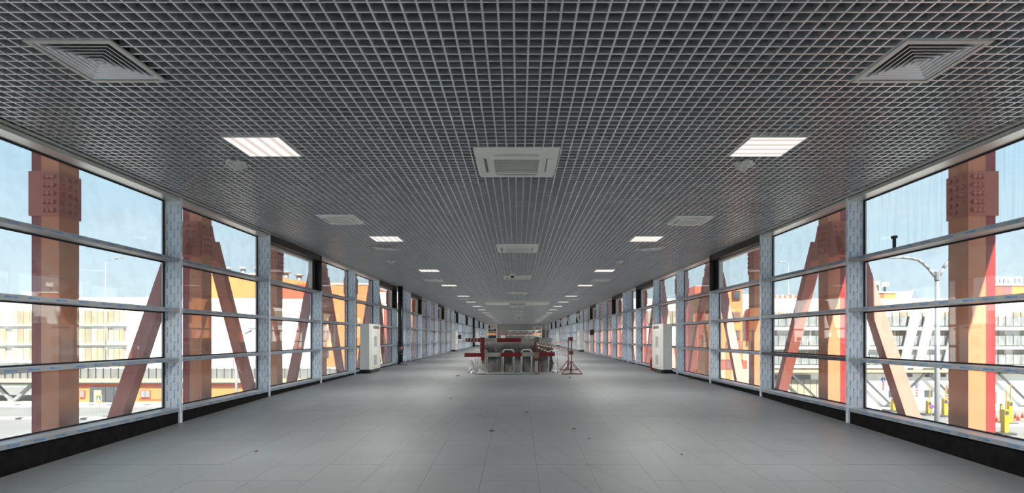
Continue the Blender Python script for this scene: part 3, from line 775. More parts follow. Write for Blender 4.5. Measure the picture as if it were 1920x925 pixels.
# roof blocks and plant
D = 54
for lab, segs, top in (('orange and red rooftop block at the right edge of the photo', ((1845, 1882, 537, FRED), (1882.2, 1897, 536.5, MAROON), (1897.2, 1990, 535.5, FORANGE)), 537), ('red and yellow rooftop block beyond the right diagonal brace', ((1640, 1657, 551, FRED), (1657.2, 1680, 550, FORANGE)), 551)):
    t = thing('rooftop_block', (PX(segs[0][0], D), D, PZ(562, D)), lab, 'rooftop block')
    for a, b, y, m_ in segs: R('cladding_panel', m_, t, a, y, b, 565.3, D, 4)
    R('coping', BWHITE, t, segs[0][0] - .5, top - 3.9, segs[-1][1] + .5, top - 1.2, D - .1, 4.2)
for px, y, lab in ((1872, 534, 'left'), (1888, 534, 'middle'), (1909, 533, 'right')):
    t = thing('cooling_unit', (PX(px, D), D + 1, PZ(y, D)), '%s boxy white cooling unit on the orange rooftop block' % lab, 'cooling unit', 'rooftop cooling units')
    R('casing', BWHITE, t, px - 7.2, y - 14, px + 7.2, 534.15, D + .6, 1.2); R('fan_grille', RAIL, t, px - 5.6, y - 11.5, px + 1.5, y - 2, D + .5, .08); R('side_grille', LGREY, t, px + 3, y - 11, px + 6.4, y - 3, D + .5, .08)
t = thing('cooling_unit', (PX(1650, D), D + 1, PZ(548, D)), 'grey plant housing on the red and yellow rooftop block', 'cooling unit')
R('casing', LGREY, t, 1639.5, 527, 1651, 548.15, D + .6, 1.2); R('dark_opening', WIN, t, 1641, 535, 1648, 548, D + .5, .1); R('white_box', BWHITE, t, 1653, 530, 1667, 537, D + .7, 1); R('leg', DGREY, t, 1659, 537, 1661, 548.15, D + 1, .2)
t = MB().frontal([(PX(1681, D), PZ(565.3, D)), (PX(1713, D), PZ(565.3, D)), (PX(1720, D), PZ(544.5, D)), (PX(1681, D), PZ(548, D))], D + .5, D + 5).build('rooftop_canopy', BWHITE, origin=(PX(1700, D), D + 2, PZ(562, D)))
tag(t, 'pale wedge shaped canopy on the car park roof', 'canopy')
D = 52
t = thing('rooftop_railing', (PX(1470, D), D, PZ(560, D)), 'red and white rooftop railing seen beside the second right column', 'railing')
for i in range(9): R('railing_panel', (FRED, BWHITE)[i % 2], t, 1450 + i * 5, 553 + (i % 3), 1454.2 + i * 5, 562.7, D, .2)
# --- right orange tower
D = 49.3
ot = thing('orange_tower', (PX(1378, D), D, G0), 'orange tower with dark windows seen through right glass', 'building')
R('wall', FORANGE, ot, 1340, 543, 1392, 765, D, 8)
R('white_wall', BWHITE, ot, 1392.3, 552, 1421, 765, D + .4, 8)
R('red_annex', FRED, ot, 1405, 579, 1421, 640, D - .5, .8)
for y in (546, 586, 620): f_ = R('window_frame', FRED, ot, 1373.5, y - 1.5, 1389, y + 16, D - .12, .12); R('window_pane', WIN, f_, 1375, y, 1387.5, y + 14.5, D - .2, .06)
for r in range(4):
    for c in range(6): R('cladding_panel', (MAROON, FORANGE, MAROON, FRED)[(r + c) % 4] if r % 2 == 0 else (FORANGE, FYEL)[c % 2], ot, 1341 + c * 10.2, 640 + r * 18, 1350.4 + c * 10.2, 656.5 + r * 18, D - .1, .1)
R('beam', FYEL, ot, 1330, 712, 1421, 717, D - .5, .5)
ob = thing('low_white_building', (PX(1300, 75), 75, G0), 'long white building with beige strip and red rooftop box seen at the far right glass', 'building')
R('wall', BWHITE, ob, 1130, 560, 1345, 720, 75, 14); R('rooftop_box', FRED, ob, 1303, 537, 1330, 560, 76, 4)
for k in range(18): R('facade_panel', (BEIGE, BEIGE2)[k % 2], ob, 1134 + k * 11.6, 583, 1144.6 + k * 11.6, 607, 74.8, .2)
for k in range(18): R('lower_panel', (FORANGE, MAROON, FRED)[k % 3], ob, 1134 + k * 11.6, 650, 1144.6 + k * 11.6, 700, 74.8, .2)
ob2 = thing('low_white_building', (PX(720, 80), 80, G0), 'white and orange building seen at the far left glass', 'building')
R('wall', BWHITE, ob2, 692, 548, 830, 720, 80, 14)
for k in range(11): R('facade_panel', (FORANGE, BEIGE2, FRED)[k % 3], ob2, 696 + k * 12, 560 + (k % 3) * 8, 706 + k * 12, 700, 79.8, .2)

# --- street furniture
def street_lamp(px, D, ytop, arm, head, label, r=.08, rt=.05):
    x = PX(px, D); t = thing('street_lamp', (x, D, G0), label, 'street lamp')
    MB().tube((x, D, G0), (x, D, PZ(ytop, D)), r, 12, r2=rt).build('pole', LGREY, t, smooth=True)
    pts = [(PX(a, D), D, PZ(b, D)) for a, b in arm]
    MB().path(pts, rt * .7, 8).build('arm', LGREY, t, smooth=True)
    h = (PX(head[0], D), D, PZ(head[1], D)); s_ = 1 if pts[-1][0] > pts[0][0] else -1
    m_ = MB(); m_.frontal([(h[0] - .35, h[2] - .02), (h[0] + .3, h[2] - .04), (h[0] + .35, h[2] + .05), (h[0], h[2] + .12), (h[0] - .35, h[2] + .06)], D - .14, D + .14); m_.build('lantern', LGREY, t)
street_lamp(198, 62, 490, [(198, 490), (203, 488), (214, 487), (222, 485)], (223, 484.5), 'thin street lamp against the sky in the first left window', .09, .06)
street_lamp(443, 30, 640, [(443, 640), (450, 633), (460, 626), (472, 620)], (478, 618), 'street lamp with drooping lantern behind the second left window', .085, .06)
street_lamp(1478, 62, 496, [(1478, 496), (1474, 494), (1466, 492)], (1466, 492), 'thin street lamp against the sky in the second right window', .09, .06)
D = 22; x = PX(1757, D)
t = thing('street_lamp', (x, D, G0), 'tall grey street lamp with two curved arms outside the first right window', 'street lamp')
MB().tube((x, D, G0), (x, D, PZ(526, D)), .115, 14, r2=.075).build('pole', LGREY, t, smooth=True)
MB().tube((x, D, PZ(526, D)), (x, D, PZ(510, D)), .1, 10, r2=.12).build('crown', LGREY, t)
for pts in ([(1752, 518), (1742, 505), (1732, 495), (1722, 488), (1708, 484.5), (1690, 483), (1672, 482)], [(1761, 517), (1768, 504), (1778, 490), (1790, 482), (1806, 478), (1824, 477)]):
    a = MB().path([(PX(p, D), D, PZ(q, D)) for p, q in pts], .06, 10).build('curved_arm', LGREY, t, smooth=True)
    e_ = pts[-1]; B(PX(e_[0], D) - .3, PX(e_[0], D) + .3, D - .15, D + .15, PZ(e_[1], D) - .06, PZ(e_[1], D) + .05).build('lantern', LGREY, a)
# crossing sign
D = GD(787.5) + .5; x = PX(185, D)
t = thing('crossing_sign', (x, D, G0), 'yellow framed blue pedestrian crossing sign on a pole by the left road', 'sign')
MB().tube((x, D + .05, G0), (x, D + .05, PZ(741, D)), .035, 8).build('pole', LGREY, t)
rect(MB(), 179.3, 740.5, 190.7, 755.5, D, .03).build('yellow_board', YEL, t)
rect(MB(), 181.3, 742.8, 188.7, 753.2, D - .012, .01).build('blue_square', SBLUE, t)
m_ = MB(); cx = x; zc = PZ(748, D)
m_.frontal([(PX(182.2, D), PZ(752.5, D)), (PX(187.8, D), PZ(752.5, D)), (PX(185, D), PZ(743.6, D))], D - .024, D - .014); m_.build('white_triangle', BWHITE, t)
m_ = MB()
m_.tube((cx, D - .026, zc + .06), (cx, D - .036, zc + .06), .022, 10)
m_.bar((cx, D - .03, zc + .03), (cx, D - .03, zc - .04), .03, .01, ref=(0, 1, 0)); m_.bar((cx, D - .03, zc - .03), (cx + .05, D - .03, zc - .13), .02, .01, ref=(0, 1, 0)); m_.bar((cx, D - .03, zc - .03), (cx - .05, D - .03, zc - .13), .02, .01, ref=(0, 1, 0)); m_.bar((cx - .04, D - .03, zc - .02), (cx + .04, D - .03, zc + .02), .014, .01, ref=(0, 1, 0))
m_.build('walking_figure', DGREY, t)
# drains
for i, (px, py) in enumerate(((28, 762.5), (32, 787.5), (152, 788), (167, 762.8), (202, 762.8), (272, 762.8), (308, 762.8))):
    D = GD(py) ; o = B(PX(px - 6, D), PX(px + 6, D), D, D + .5, G0 + .121, G0 + .14).build('drain_grate', DGREY, origin=(PX(px, D), D, G0 + .12))
    tag(o, '%s dark drain grate on the left road kerbs, counted from the left edge' % ORD[i].replace('nearest', 'first'), 'drain', 'drain grates')
# yellow gate machines
def gate(px, ya, yb, D, lab, arm=None):
    t = thing('parking_barrier', (PX(px, D), D, G0), lab, 'barrier', 'yellow parking barriers')
    z1 = PZ(ya, D); B(PX(px, D) - .15, PX(px, D) + .15, D - .16, D + .16, G0 + .15, z1).build('cabinet', YEL, t, bevel=.02)
    B(PX(px, D) - .5, PX(px, D) + .5, D - .35, D + .35, G0, G0 + .15).build('base', DGREY, t)
    B(PX(px, D) - .11, PX(px, D) + .11, D - .18, D - .16, z1 - .35, z1 - .1).build('panel', WIN, t)
    MB().tube((PX(px, D), D - .1, z1 - .1), (PX(px, D) + .03, D - .1, z1 + 1.3), .04, 8).build('boom', YEL, t)
gate(1675, 748, 763, 47, 'yellow parking barrier behind the right diagonal brace')
gate(1741, 752, 770, 45, 'yellow parking barrier just left of the tall street lamp pole')
gate(1771, 748, 768, 44, 'yellow parking barrier at the left edge of the nearest right column')
gate(1892, 752, 790, 40, 'yellow parking barrier beside the white cabinet near the right edge')
gate(1884, 768, 792, 36, 'shorter yellow parking barrier in front of the white cabinet')
D = 41; t = thing('ticket_cabinet', (PX(1876, D), D, G0), 'white ticket cabinet on a yellow post near the right edge of the photo', 'cabinet')
MB().tube((PX(1877, D), D, G0), (PX(1877, D), D, PZ(757, D)), .09, 8).build('post', YEL, t); R('box', CREAM, t, 1870, 734.5, 1883.5, 757.5, D - .2, .45)
D = 44; x = PX(1746, D); t = thing('no_parking_sign', (x, D, G0), 'round no parking sign on a short post in front of the car park', 'sign')
MB().tube((x, D, G0), (x, D, PZ(768, D)), .04, 8).build('post', LGREY, t); MB().tube((x, D - .03, PZ(763, D)), (x, D - .06, PZ(763, D)), .2, 16).build('red_ring', SRED, t); MB().tube((x, D - .061, PZ(763, D)), (x, D - .07, PZ(763, D)), .155, 16).build('blue_disc', SBLUE, t)
MB().bar((x - .11, D - .075, PZ(763, D) + .11), (x + .11, D - .075, PZ(763, D) - .11), .04, .01, ref=(0, 1, 0)).build('red_slash', SRED, t)
for i, (px, py) in enumerate(((1864, 786), (1869, 790), (1904, 784), (1909, 788), (1917, 783), (1897, 788))):
    D = GD(py + 1); x = PX(px, D); t = thing('traffic_cone', (x, D, G0), '%s small orange traffic cone from the left on the right forecourt' % ORD[i].replace('nearest', 'first'), 'cone', 'orange traffic cones')
    B(x - .15, x + .15, D - .15, D + .15, G0, G0 + .03).build('base', CONE, t); MB().tube((x, D, G0 + .03), (x, D, G0 + .5), .11, 10, r2=.02).build('cone', CONE, t, smooth=True)

# ================================================================ inside: cabinets by the walls
def cabinet(side, D, label):
    X = XL if side < 0 else XR; xi, xo = X - .34, X - .004
    t = thing('heating_cabinet', (side * (X - .17), D, zf(D)), label, 'cabinet', 'tall white heating cabinets')
    zb = zf(D); zt = zb + 1.545; L = 1.2; ch = .055
    pts = [(xo, D), (xi + ch, D), (xi, D + ch), (xi, D + L - ch), (xi + ch, D + L), (xo, D + L)]
    def P(o): 
        q = [(side * (x + (o if x < xo - .01 else 0)), y + (o if y < D + .2 else -o)) for x, y in pts]
        return q if side < 0 and True else q[::-1]
    def ccw(q):
        A = sum(q[i][0] * q[(i + 1) % len(q)][1] - q[(i + 1) % len(q)][0] * q[i][1] for i in range(len(q))); return q if A > 0 else q[::-1]
    MB().prism(ccw(P(0.0)), zb + .11, zt).build('body', CREAM, t)
    MB().prism(ccw(P(.02)), zb, zb + .109).build('plinth', PIPE, t)
    def onface(name, m_, y0, y1, z0, z1, d0, d1, par=t):
        a, b = side * (xi - d1), side * (xi - d0); a, b = min(a, b), max(a, b)
        return B(a, b, D + y0, D + y1, zb + z0, zb + z1).build(name, m_, par)
    du = onface('upper_door', CREAM, .12, 1.1, .80, 1.38, .001, .012); dl = onface('lower_door', CREAM, .12, 1.1, .16, .77, .001, .012)
    onface('control_panel', ENDD, .3, .95, 1.40, 1.49, .001, .01); onface('red_label', SRED, .72, .92, 1.405, 1.45, .0105, .014)
    onface('instruction_sheet', BWHITE, .3, .8, 1.18, 1.33, .0125, .015, du)
    for d_, z0, z1 in ((du, .84, 1.15), (dl, .24, .56)):
        onface('vent_backing', ENDD, .32, .66, z0, z1, .0125, .014, d_)
        sl = MB()
        for k in range(14):
            z = z0 + (k + .5) * (z1 - z0) / 14; a, b = side * (xi - .022), side * (xi - .0142); sl.box(min(a, b), max(a, b), D + .32, D + .66, zb + z - .006, zb + z + .004)
        sl.build('vent_slats', CREAM, d_)
    for z in (.3, .95): onface('hinge', DGREY, 1.1, 1.14, z, z + .08, .001, .02)
    return t
cabinet(-1, 16.65, 'nearest tall white cabinet against the left glass wall')
cabinet(1, 16.65, 'nearest tall white cabinet against the right glass wall')
cabinet(-1, 39.4, 'second tall white cabinet along the left glass wall')
cabinet(1, 38.8, 'second tall white cabinet along the right glass wall')
cabinet(-1, 62, 'third tall white cabinet along the left glass wall')
cabinet(1, 62, 'third tall white cabinet along the right glass wall')
# extinguisher
D = 18.15; x = 4.58; z = zf(D); t = thing('fire_extinguisher', (x, D, z), 'red fire extinguisher standing beside the nearest right cabinet', 'fire extinguisher')
MB().lathe((x, D, z), [(.05, 0), (.062, .02), (.062, .34), (.05, .38), (.025, .40), (.02, .42)], 18).build('cylinder', FIRE, t, smooth=True)
MB().tube((x, D, z + .42), (x, D, z + .46), .018, 8).box(x - .015, x + .015, D - .02, D + .08, z + .455, z + .47).box(x - .012, x + .012, D - .02, D + .1, z + .485, z + .5).build('valve_handle', PIPE, t)
MB().path([(x - .02, D, z + .44), (x - .06, D, z + .42), (x - .07, D, z + .3), (x - .066, D, z + .15)], .009, 6).build('hose', PIPE, t, smooth=True)
B(x - .035, x + .035, D - .066, D - .0625, z + .2, z + .3).build('label', BWHITE, t)
# pipes
def pipe(x, D, r, label, collars=True):
    z = zf(D); t = thing('drain_pipe', (x, D, z), label, 'pipe')
    MB().tube((x, D, z), (x, D, HC - .001), r, 16).build('pipe', PIPE, t, smooth=True)
    if collars:
        for zz in (.03, .40, .42 + .32, .88):
            MB().tube((x, D, z + zz), (x, D, z + zz + .05), r + .025, 16).build('collar', PIPE, t, smooth=True)
        MB().tube((x, D, z + .5), (x, D, z + .72), r + .02, 16).build('inspection_cap', DGREY, t, smooth=True)
        B(x + r * .5, x + r + .045, D - .06, D - .045 + .05, z + .56, z + .74).build('orange_label', CONE, t)
        MB().box(x - .02, x + .32, D - .12, D + .12, z + .002, z + .05).build('foot', ENDD, t, bevel=.015)
pipe(-4.78, 21.7, .1, 'thick black drain pipe rising by the left wall beyond the cabinet')
pipe(-4.76, 57.4, .12, 'distant black drain pipe rising by the left wall', False)
# small wall boxes
for x, D, z, l_ in ((-4.72, 43.3, 0, 'small black box speaker on the distant left wall'), (4.6, 33.2, .28, 'small black box speaker on the right wall beyond the tripod stands')):
    t = thing('wall_speaker', (x, D, z), l_, 'speaker'); s_ = -1 if x < 0 else 1
    B(x - .12, x + .12, D - .12, D + .12, z - .17, z + .17).build('case', PIPE, t, bevel=.02); B(min(x + s_ * .12, x + s_ * .2), max(x + s_ * .12, x + s_ * .2), D - .03, D + .03, z - .03, z + .03).build('bracket', DGREY, t)

# ================================================================ inside: the barricade in the middle
D = 17.1; t0 = thing('tarpaulin_stack', (0, 18.8, zf(18.8)), 'big stack of goods covered by a grey wrinkled tarpaulin behind the barrier boards', 'covered stack')
def tarp_mesh(x0, x1, y0, y1, prof, amp, seed):
    m_ = MB(); rnd = random.Random(seed); per = []
    n1, n2 = 60, 36
    for i in range(n1): per.append((x0 + (x1 - x0) * i / n1, y0, 0, -1))
    for i in range(n2): per.append((x1, y0 + (y1 - y0) * i / n2, 1, 0))
    for i in range(n1): per.append((x1 - (x1 - x0) * i / n1, y1, 0, 1))
    for i in range(n2): per.append((x0, y1 - (y1 - y0) * i / n2, -1, 0))
    N = len(per); ph = [rnd.uniform(0, 6.28) for _ in range(6)]
    for q, (z, off) in enumerate(prof):
        k = q / (len(prof) - 1)
        for i, (x, y, nx, ny) in enumerate(per):
            u = i * .105
            w_ = amp * k * (math.sin(u * 3.1 + ph[0] + k * 1.5) + .6 * math.sin(u * 7.7 + ph[1] - k * 2.3) + .35 * math.sin(u * 15 + ph[2] + 4 * k)) + rnd.uniform(-.006, .006)
            sag = .02 * math.sin(u * 2.3 + ph[3]) * (1 if 0 < q < len(prof) - 1 else 0)
            m_.v.append((x + nx * (off + w_), y + ny * (off + w_), z + sag))
    for q in range(len(prof) - 1):
        for i in range(N): j = (i + 1) % N; m_.face([q * N + i, (q + 1) * N + i, (q + 1) * N + j, q * N + j])
    # top sheet: rows across
    c = len(m_.v); 
    for a in range(1):
        m_.v.append(((x0 + x1) / 2, (y0 + y1) / 2, prof[0][0] + .03))
        for i in range(N): j = (i + 1) % N; m_.face([c, i, j])
    return m_
zfl = zf(18.8)
tarp_mesh(-1.2, 1.12, 17.3, 20.6, [(-.2, 0), (-.23, .03), (-.33, .035), (-.45, .02), (-.52, -.02)], .028, 3).build('upper_sheet', TARP, t0, smooth=True)
tarp_mesh(-1.12, 1.15, 17.38, 20.5, [(-.47, -.06), (-.6, -.05), (-.75, -.02), (-.9, 0), (-1.02, .02), (zf(17.2) + .004, .06)], .065, 5).build('lower_sheet', TARP, t0, smooth=True)
for xx in (-1.0, .0, .95): MB().tube((xx, 17.28, -.2), (xx + .05, 17.24, -.5), .006, 6).build('tie_rope', PIPE, t0)

def board(px0, px1, py0, py1, D, th, segs, label, tilt=0, name='barrier_board'):
    x0, x1 = PX(px0, D), PX(px1, D); z0, z1 = PZ(py1, D), PZ(py0, D)
    o = None; m_ = MB()
    for a, b, c in segs:
        xa, xb_ = PX(a, D), PX(b, D); dz0 = tilt * (xa - x0); dz1 = tilt * (xb_ - x0)
        k = len(m_.v); m_.v += [(xa, D, z0 + dz0), (xb_, D, z0 + dz1), (xb_, D + th, z0 + dz1), (xa, D + th, z0 + dz0), (xa, D, z1 + dz0), (xb_, D, z1 + dz1), (xb_, D + th, z1 + dz1), (xa, D + th, z1 + dz0)]
        for q in ((3, 2, 1, 0), (4, 5, 6, 7), (0, 1, 5, 4), (1, 2, 6, 5), (2, 3, 7, 6), (3, 0, 4, 7)): m_.face([k + i for i in q], c)
    o = m_.build(name, [PWHT, PRED], origin=((x0 + x1) / 2, D, z0)); return tag(o, label, 'board', 'red and white barrier boards')
board(907.5, 1034.6, 634.3, 642.2, 16.36, .035, ((907.5, 932, 0), (932, 977, 1), (977, 1034.6, 0)), 'upper white barrier board with one red block fixed across both posts')
board(870.9, 1040.4, 662.5, 670, 16.36, .035, ((870.9, 902, 1), (902, 938.5, 0), (938.5, 978.5, 1), (978.5, 1010, 0), (1010, 1040.4, 1)), 'lower long barrier board with red and white blocks', tilt=.012)
t = MB(); Dd = 16.35
st_o = thing('striped_board', (PX(888, Dd), Dd, PZ(642, Dd)), 'short red board with slanting white stripes at the upper left of the barrier', 'board')
B(PX(872.7, Dd), PX(901, Dd), Dd, Dd + .03, PZ(641.8, Dd), PZ(634.5, Dd)).build('board', PRED, st_o)
for k in range(4):
    a = 874 + k * 6.2; MB().frontal([(PX(a, Dd), PZ(641.6, Dd)), (PX(a + 2.2, Dd), PZ(641.6, Dd)), (PX(a + 4.6, Dd), PZ(634.7, Dd)), (PX(a + 2.4, Dd), PZ(634.7, Dd))], Dd - .006, Dd - .001).build('white_stripe', PWHT, st_o)
# posts
D = 16.28
t = thing('barrier_post', (PX(905.2, D), D, zf(D)), 'left barrier post, red above and bare wood below, foot wrapped in cloth', 'post', 'barrier posts')
R('red_upper_length', PRED, t, 902, 633, 908.3, 676.5, D - .02, .08); R('wooden_lower_length', WOOD, t, 903, 676.6, 907, 700.5, D, .06)
R('side_batten', WOOD, t, 900.2, 632, 901.7, 661, D + .01, .04)
def lump(cx, cy, z0, r, h, seed, name, mt, par):
    m_ = MB(); rnd = random.Random(seed); n = 16; rows_ = 8
    for q in range(rows_):
        k = q / (rows_ - 1); rr = r * (1 - .72 * k ** .8)
        for i in range(n):
            a = 2 * math.pi * i / n; u = 1 + rnd.uniform(-.28, .28); m_.v.append((cx + rr * u * math.cos(a), cy + rr * .7 * u * math.sin(a), z0 + h * k + (rnd.uniform(-.02, .02) if 0 < q else 0)))
    for q in range(rows_ - 1):
        for i in range(n): j = (i + 1) % n; m_.face([q * n + i, q * n + j, (q + 1) * n + j, (q + 1) * n + i])
    m_.face([(rows_ - 1) * n + i for i in range(n)]); return m_.build(name, mt, par)
lump(PX(905, D), D + .02, zf(D), .17, .32, 4, 'cloth_wrap', PWHT, t)
t = thing('barrier_post', (PX(1004, D), D, zf(D)), 'right barrier post, red with a wooden block on top', 'post', 'barrier posts')
R('red_upper_length', PRED, t, 1001.8, 642, 1005.2, 677, D + .01, .055); R('wooden_block', WOOD, t, 1002.5, 632, 1010.5, 642.4, D - .02, .07); R('middle_wood', WOOD, t, 1001.6, 661, 1011, 672, D - .015, .02)
R('pale_foot_board', PWHT, t, 1003, 677.5, 1008.8, 701, D - .03, .05); R('red_foot_board', PRED, t, 1009, 680, 1011, 699.5, D + .02, .05); R('base_block', WOOD, t, 1002.6, 698.4, 1011.8, 701.3, D - .06, .16)
# trestles
def trestle(x0, x1, D, ytop, label):
    t = thing('tube_trestle', ((x0 + x1) / 2, D, zf(D)), label, 'trestle', 'white tube trestles')
    zt = PZ(ytop, D); r = .0135
    for k, (dy, dx) in enumerate(((0, 0), (.42, .035))):
        z0 = zf(D + dy) + .001
        MB().path([(x0 + dx, D + dy, z0), (x0 + dx, D + dy * .9, zt - .06), (x0 + dx + .05, D + dy * .88, zt), (x1 + dx - .05, D + dy * .88, zt), (x1 + dx, D + dy * .9, zt - .06), (x1 + dx, D + dy, z0)], r, 8).build('leg_frame', TUBE, t, smooth=True)
    for x in (x0, x1):
        B(x - .022, x + .022, D - .022, D + .022, zf(D), zf(D) + .09).build('foot_clamp', TUBE, t)
trestle(PX(890.5, 16.5), PX(910, 16.5), 16.5, 657.5, 'leftmost white tube trestle beside the left post')
trestle(PX(941.5, 16.5), PX(962, 16.5), 16.5, 656.5, 'second white tube trestle from the left in front of the tarpaulin')
trestle(PX(977, 16.5), PX(996, 16.5), 16.5, 656.5, 'third white tube trestle from the left in front of the tarpaulin')
trestle(PX(1028.5, 16.5), PX(1046, 16.5), 16.5, 658, 'rightmost white tube trestle in front of the tarpaulin')
t = thing('film_bundle', (PX(883, 16.9), 16.9, zf(16.9)), 'crumpled pale plastic film beside the left barrier post', 'plastic film'); lump(PX(884, 16.9), 16.9, zf(16.9), .12, .4, 9, 'film', FOIL, t)
t = thing('film_bundle', (PX(1038, 17.1), 17.05, zf(17.1)), 'crumpled pale plastic film at the right end of the tarpaulin', 'plastic film'); lump(PX(1040, 17.1), 17.05, zf(17.1), .13, .3, 11, 'film', FOIL, t)
# tripod stands
def stand(px, D, pb0, pb1, yapex, ytop, label):
    x = PX(px, D); z = zf(D); za = PZ(yapex, D); r = .013
    t = thing('tape_stand', (x, D, z), label, 'stand', 'rusty red tape stands')
    MB().tube((x, D, z + .01), (x, D, PZ(ytop, D)), .016, 8).build('pole', RUST, t)
    c = [(PX(pb0, D), D - .05, z + .012), (PX(pb1, D), D - .05, z + .012), (x, D + .5, z + .012)]
    for a in c: MB().tube(a, (x, D, za), r, 6).build('leg', RUST, t)
    MB().tube(c[0], c[1], r, 6).tube(c[1], c[2], r, 6).tube(c[2], c[0], r, 6).build('base_frame', RUST, t)
    return t, x
ta, xa = stand(1065.7, 18.1, 1050.5, 1082.3, 675.5, 633, 'rusty red tape stand on a triangular foot, the farther of the pair')
tb, xbb = stand(1071.7, 16.2, 1053.5, 1091, 677.2, 634, 'rusty red tape stand on a triangular foot, the nearer of the pair')
D = 16.2
bx = R('reel_box', WOOD, tb, 1066.5, 632.5, 1074.5, 639.3, D - .06, .05); R('red_reel_cap', PRED, tb, 1070, 632.3, 1072.6, 639.5, D - .075, .012)
R('lower_reel_box', RUST, tb, 1067.5, 658.5, 1075, 665.5, D - .06, .04)
def tape(p, q, sag, label, n=18):
    m_ = MB(); p = Vector(p); q = Vector(q); w_ = .03
    for i in range(n):
        a, b = i / n, (i + 1) / n
        A = p.lerp(q, a) - Vector((0, 0, sag * 4 * a * (1 - a))); C = p.lerp(q, b) - Vector((0, 0, sag * 4 * b * (1 - b)))
        m_.bar(A, C, .004, w_, ref=(0, 0, 1), m=i % 2)
    o = m_.build('barrier_tape', [PWHT, PRED], origin=tuple((p + q) / 2)); return tag(o, label, 'tape', 'red and white barrier tapes')
tape((.6, 16.4, PZ(646, 16.4)), (xa - .02, 18.08, PZ(655, 18.1)), .02, 'middle red and white barrier tape between right post and stands', 22)
tape((.62, 16.38, PZ(652, 16.4)), (xa - .02, 18.08, PZ(667, 18.1)), .05, 'lowest red and white barrier tape between right post and stands', 22)
tape((1.05, 16.45, PZ(643, 16.4)), (xa - .02, 18.08, PZ(642, 18.1)), .01, 'topmost thin barrier tape reaching the stands', 14)

# --- far clutter
def scaffold(px0, px1, D, ytop, label, levels):
    x0, x1 = PX(px0, D), PX(px1, D); t = thing('scaffold_tower', ((x0 + x1) / 2, D, zf(D)), label, 'scaffold', 'white scaffold towers')
    zt = PZ(ytop, D)
    for x in (x0, x1):
        for dy in (0, 1.2): MB().tube((x, D + dy, zf(D)), (x, D + dy, zt), .05, 6).build('upright', WHITE, t)
    for k in range(levels):
        z = zf(D) + .35 + (zt - zf(D) - .4) * k / (levels - 1)
        MB().tube((x0, D, z), (x1, D, z), .04, 6).build('rung', WHITE, t)
        MB().tube((x0, D + 1.2, z), (x1, D + 1.2, z), .04, 6).build('rung', WHITE, t)
        if k in (1, 3): B(x0, x1, D + .05, D + 1.15, z + .041, z + .08).build('platform', WOOD, t)
    return t
scaffold(914, 931, 58, 608, 'white scaffold tower at the left in front of the far wall', 6)
scaffold(1003, 1015.3, 58, 611.5, 'white scaffold tower at the right in front of the far wall', 6)
for i, (px, y) in enumerate(((916.5, 611), (922.5, 620), (928, 617))):
    Dc = 59.7; o = thing('crate', (PX(px, Dc), Dc, zf(Dc)), 'tall dark crate behind the left scaffold tower, %s from the left' % ('first', 'second', 'third')[i], 'crate', 'dark crates behind the left scaffold')
    B(PX(px, Dc) - .15, PX(px, Dc) + .15, Dc, Dc + .4, zf(Dc), PZ(y, Dc)).build('box', PIPE, o); B(PX(px, Dc) - .16, PX(px, Dc) + .16, Dc - .01, Dc + .41, PZ(y, Dc), PZ(y, Dc) + .03).build('lid', DGREY, o)
D = 56
t = thing('long_beam', (PX(964, D), D, PZ(627, D)), 'long orange and red beam carried across the two scaffold towers', 'beam')
R('orange_end', OBEAM, t, 912, 625.7, 929, 627.8, D, .15); R('red_middle', PRED, t, 929.1, 625.9, 1000, 627.3, D, .15); R('orange_end', OBEAM, t, 1000.1, 625.7, 1015.6, 627.8, D, .15)
t = thing('lattice_truss', (PX(973, D), D + .6, PZ(629, D)), 'white zigzag lattice girder lying in front of the far wall', 'girder')
m0, m1 = 952.0, 1012.0; n = 10; st = (m1 - m0) / n
MB().tube((PX(m0, D), D + .6, PZ(620.5, D)), (PX(m1, D), D + .6, PZ(620.5, D)), .03, 6).build('top_chord', WHITE, t); MB().tube((PX(m0, D), D + .6, PZ(629, D)), (PX(m1, D), D + .6, PZ(629, D)), .03, 6).build('bottom_chord', WHITE, t)
for i in range(n):
    a = m0 + i * st; ya, yb = (629, 620.5) if i % 2 == 0 else (620.5, 629)
    MB().tube((PX(a, D), D + .6, PZ(ya, D)), (PX(a + st, D), D + .6, PZ(yb, D)), .022, 5).build('lacing', WHITE, t)
for px in (953, 1011): MB().tube((PX(px, D), D + .6, zf(D)), (PX(px, D), D + .6, PZ(629, D)), .03, 6).build('leg', WHITE, t)
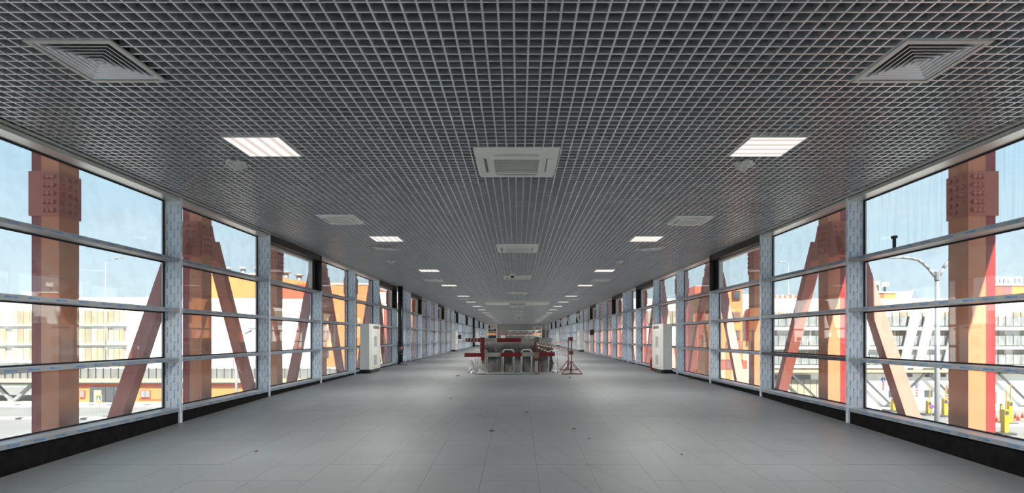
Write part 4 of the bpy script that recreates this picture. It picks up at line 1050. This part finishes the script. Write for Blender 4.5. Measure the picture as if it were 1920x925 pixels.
for i, (a, b, y, D, m_, l_) in enumerate(((939, 947, 629, 34, BWHITE, 'white carton behind the left end of the upper board'), (947.5, 955, 631, 34.5, CARD, 'brown carton behind the upper board beside the white one'), (966, 974, 632.5, 34, CARD, 'flat brown carton behind the middle of the upper board'), (983, 992, 630, 33.6, CARD, 'tall tilted brown carton behind the right of the upper board'), (994, 1001, 632, 35, CREAM, 'pale carton behind the right post'), (918, 930, 630, 36, PIPE, 'black crate at the left behind the barrier'))):
    x0, x1 = PX(a, D), PX(b, D); t = thing('carton', ((x0 + x1) / 2, D, zf(D)), l_, 'box', 'cartons behind the barrier')
    B(x0, x1, D, D + .35, zf(D), PZ(y, D) - .01).build('box', m_, t); B(x0 - .004, x1 + .004, D - .004, D + .17, PZ(y, D) - .01, PZ(y, D)).build('flap', m_, t); B(x0 - .004, x1 + .004, D + .18, D + .354, PZ(y, D) - .01, PZ(y, D)).build('flap', m_, t)
# floor debris
DEB = ['rusty chip on the floor left of the barricade', 'dark chip on the floor in front of the tape stands', 'rusty chip on the floor near the nearest right cabinet', 'dark chip on the floor, left of centre beyond the scuff marks', 'rusty speck on the middle of the floor, right of the centre line', 'dark speck on the middle of the floor, left of the centre line', 'rusty speck on the floor right of the middle scuff mark', 'dark speck on the near floor at the right', 'rusty speck on the near floor at the far left', 'tiny dark speck on the floor beside the long diagonal scuff']
for i, (px, py, s_) in enumerate(((858, 705.5, .05), (1069, 708.5, .04), (1297, 710.5, .06), (845, 748, .03), (988, 774, .03), (922, 809, .03), (1076, 805, .025), (1278, 853, .02), (481, 847, .02), (1105, 823, .015))):
    # solve depth on the sloping floor
    D = 10.0
    for _ in range(40): D = -zf(D) * F / (py - VY)
    x = PX(px, D); z = zf(D) + .0015; m_ = MB(); rnd = random.Random(i); k = 7
    m_.prism([(x + s_ * (.6 + rnd.random() * .7) * math.cos(a_ * 2 * math.pi / k), D + s_ * (.6 + rnd.random() * .7) * math.sin(a_ * 2 * math.pi / k)) for a_ in range(k)], z, z + s_ * .4)
    o = m_.build('debris_chip', (RUST, DGREY)[i % 2], origin=(x, D, z)); tag(o, DEB[i], 'debris', 'debris chips on the floor')
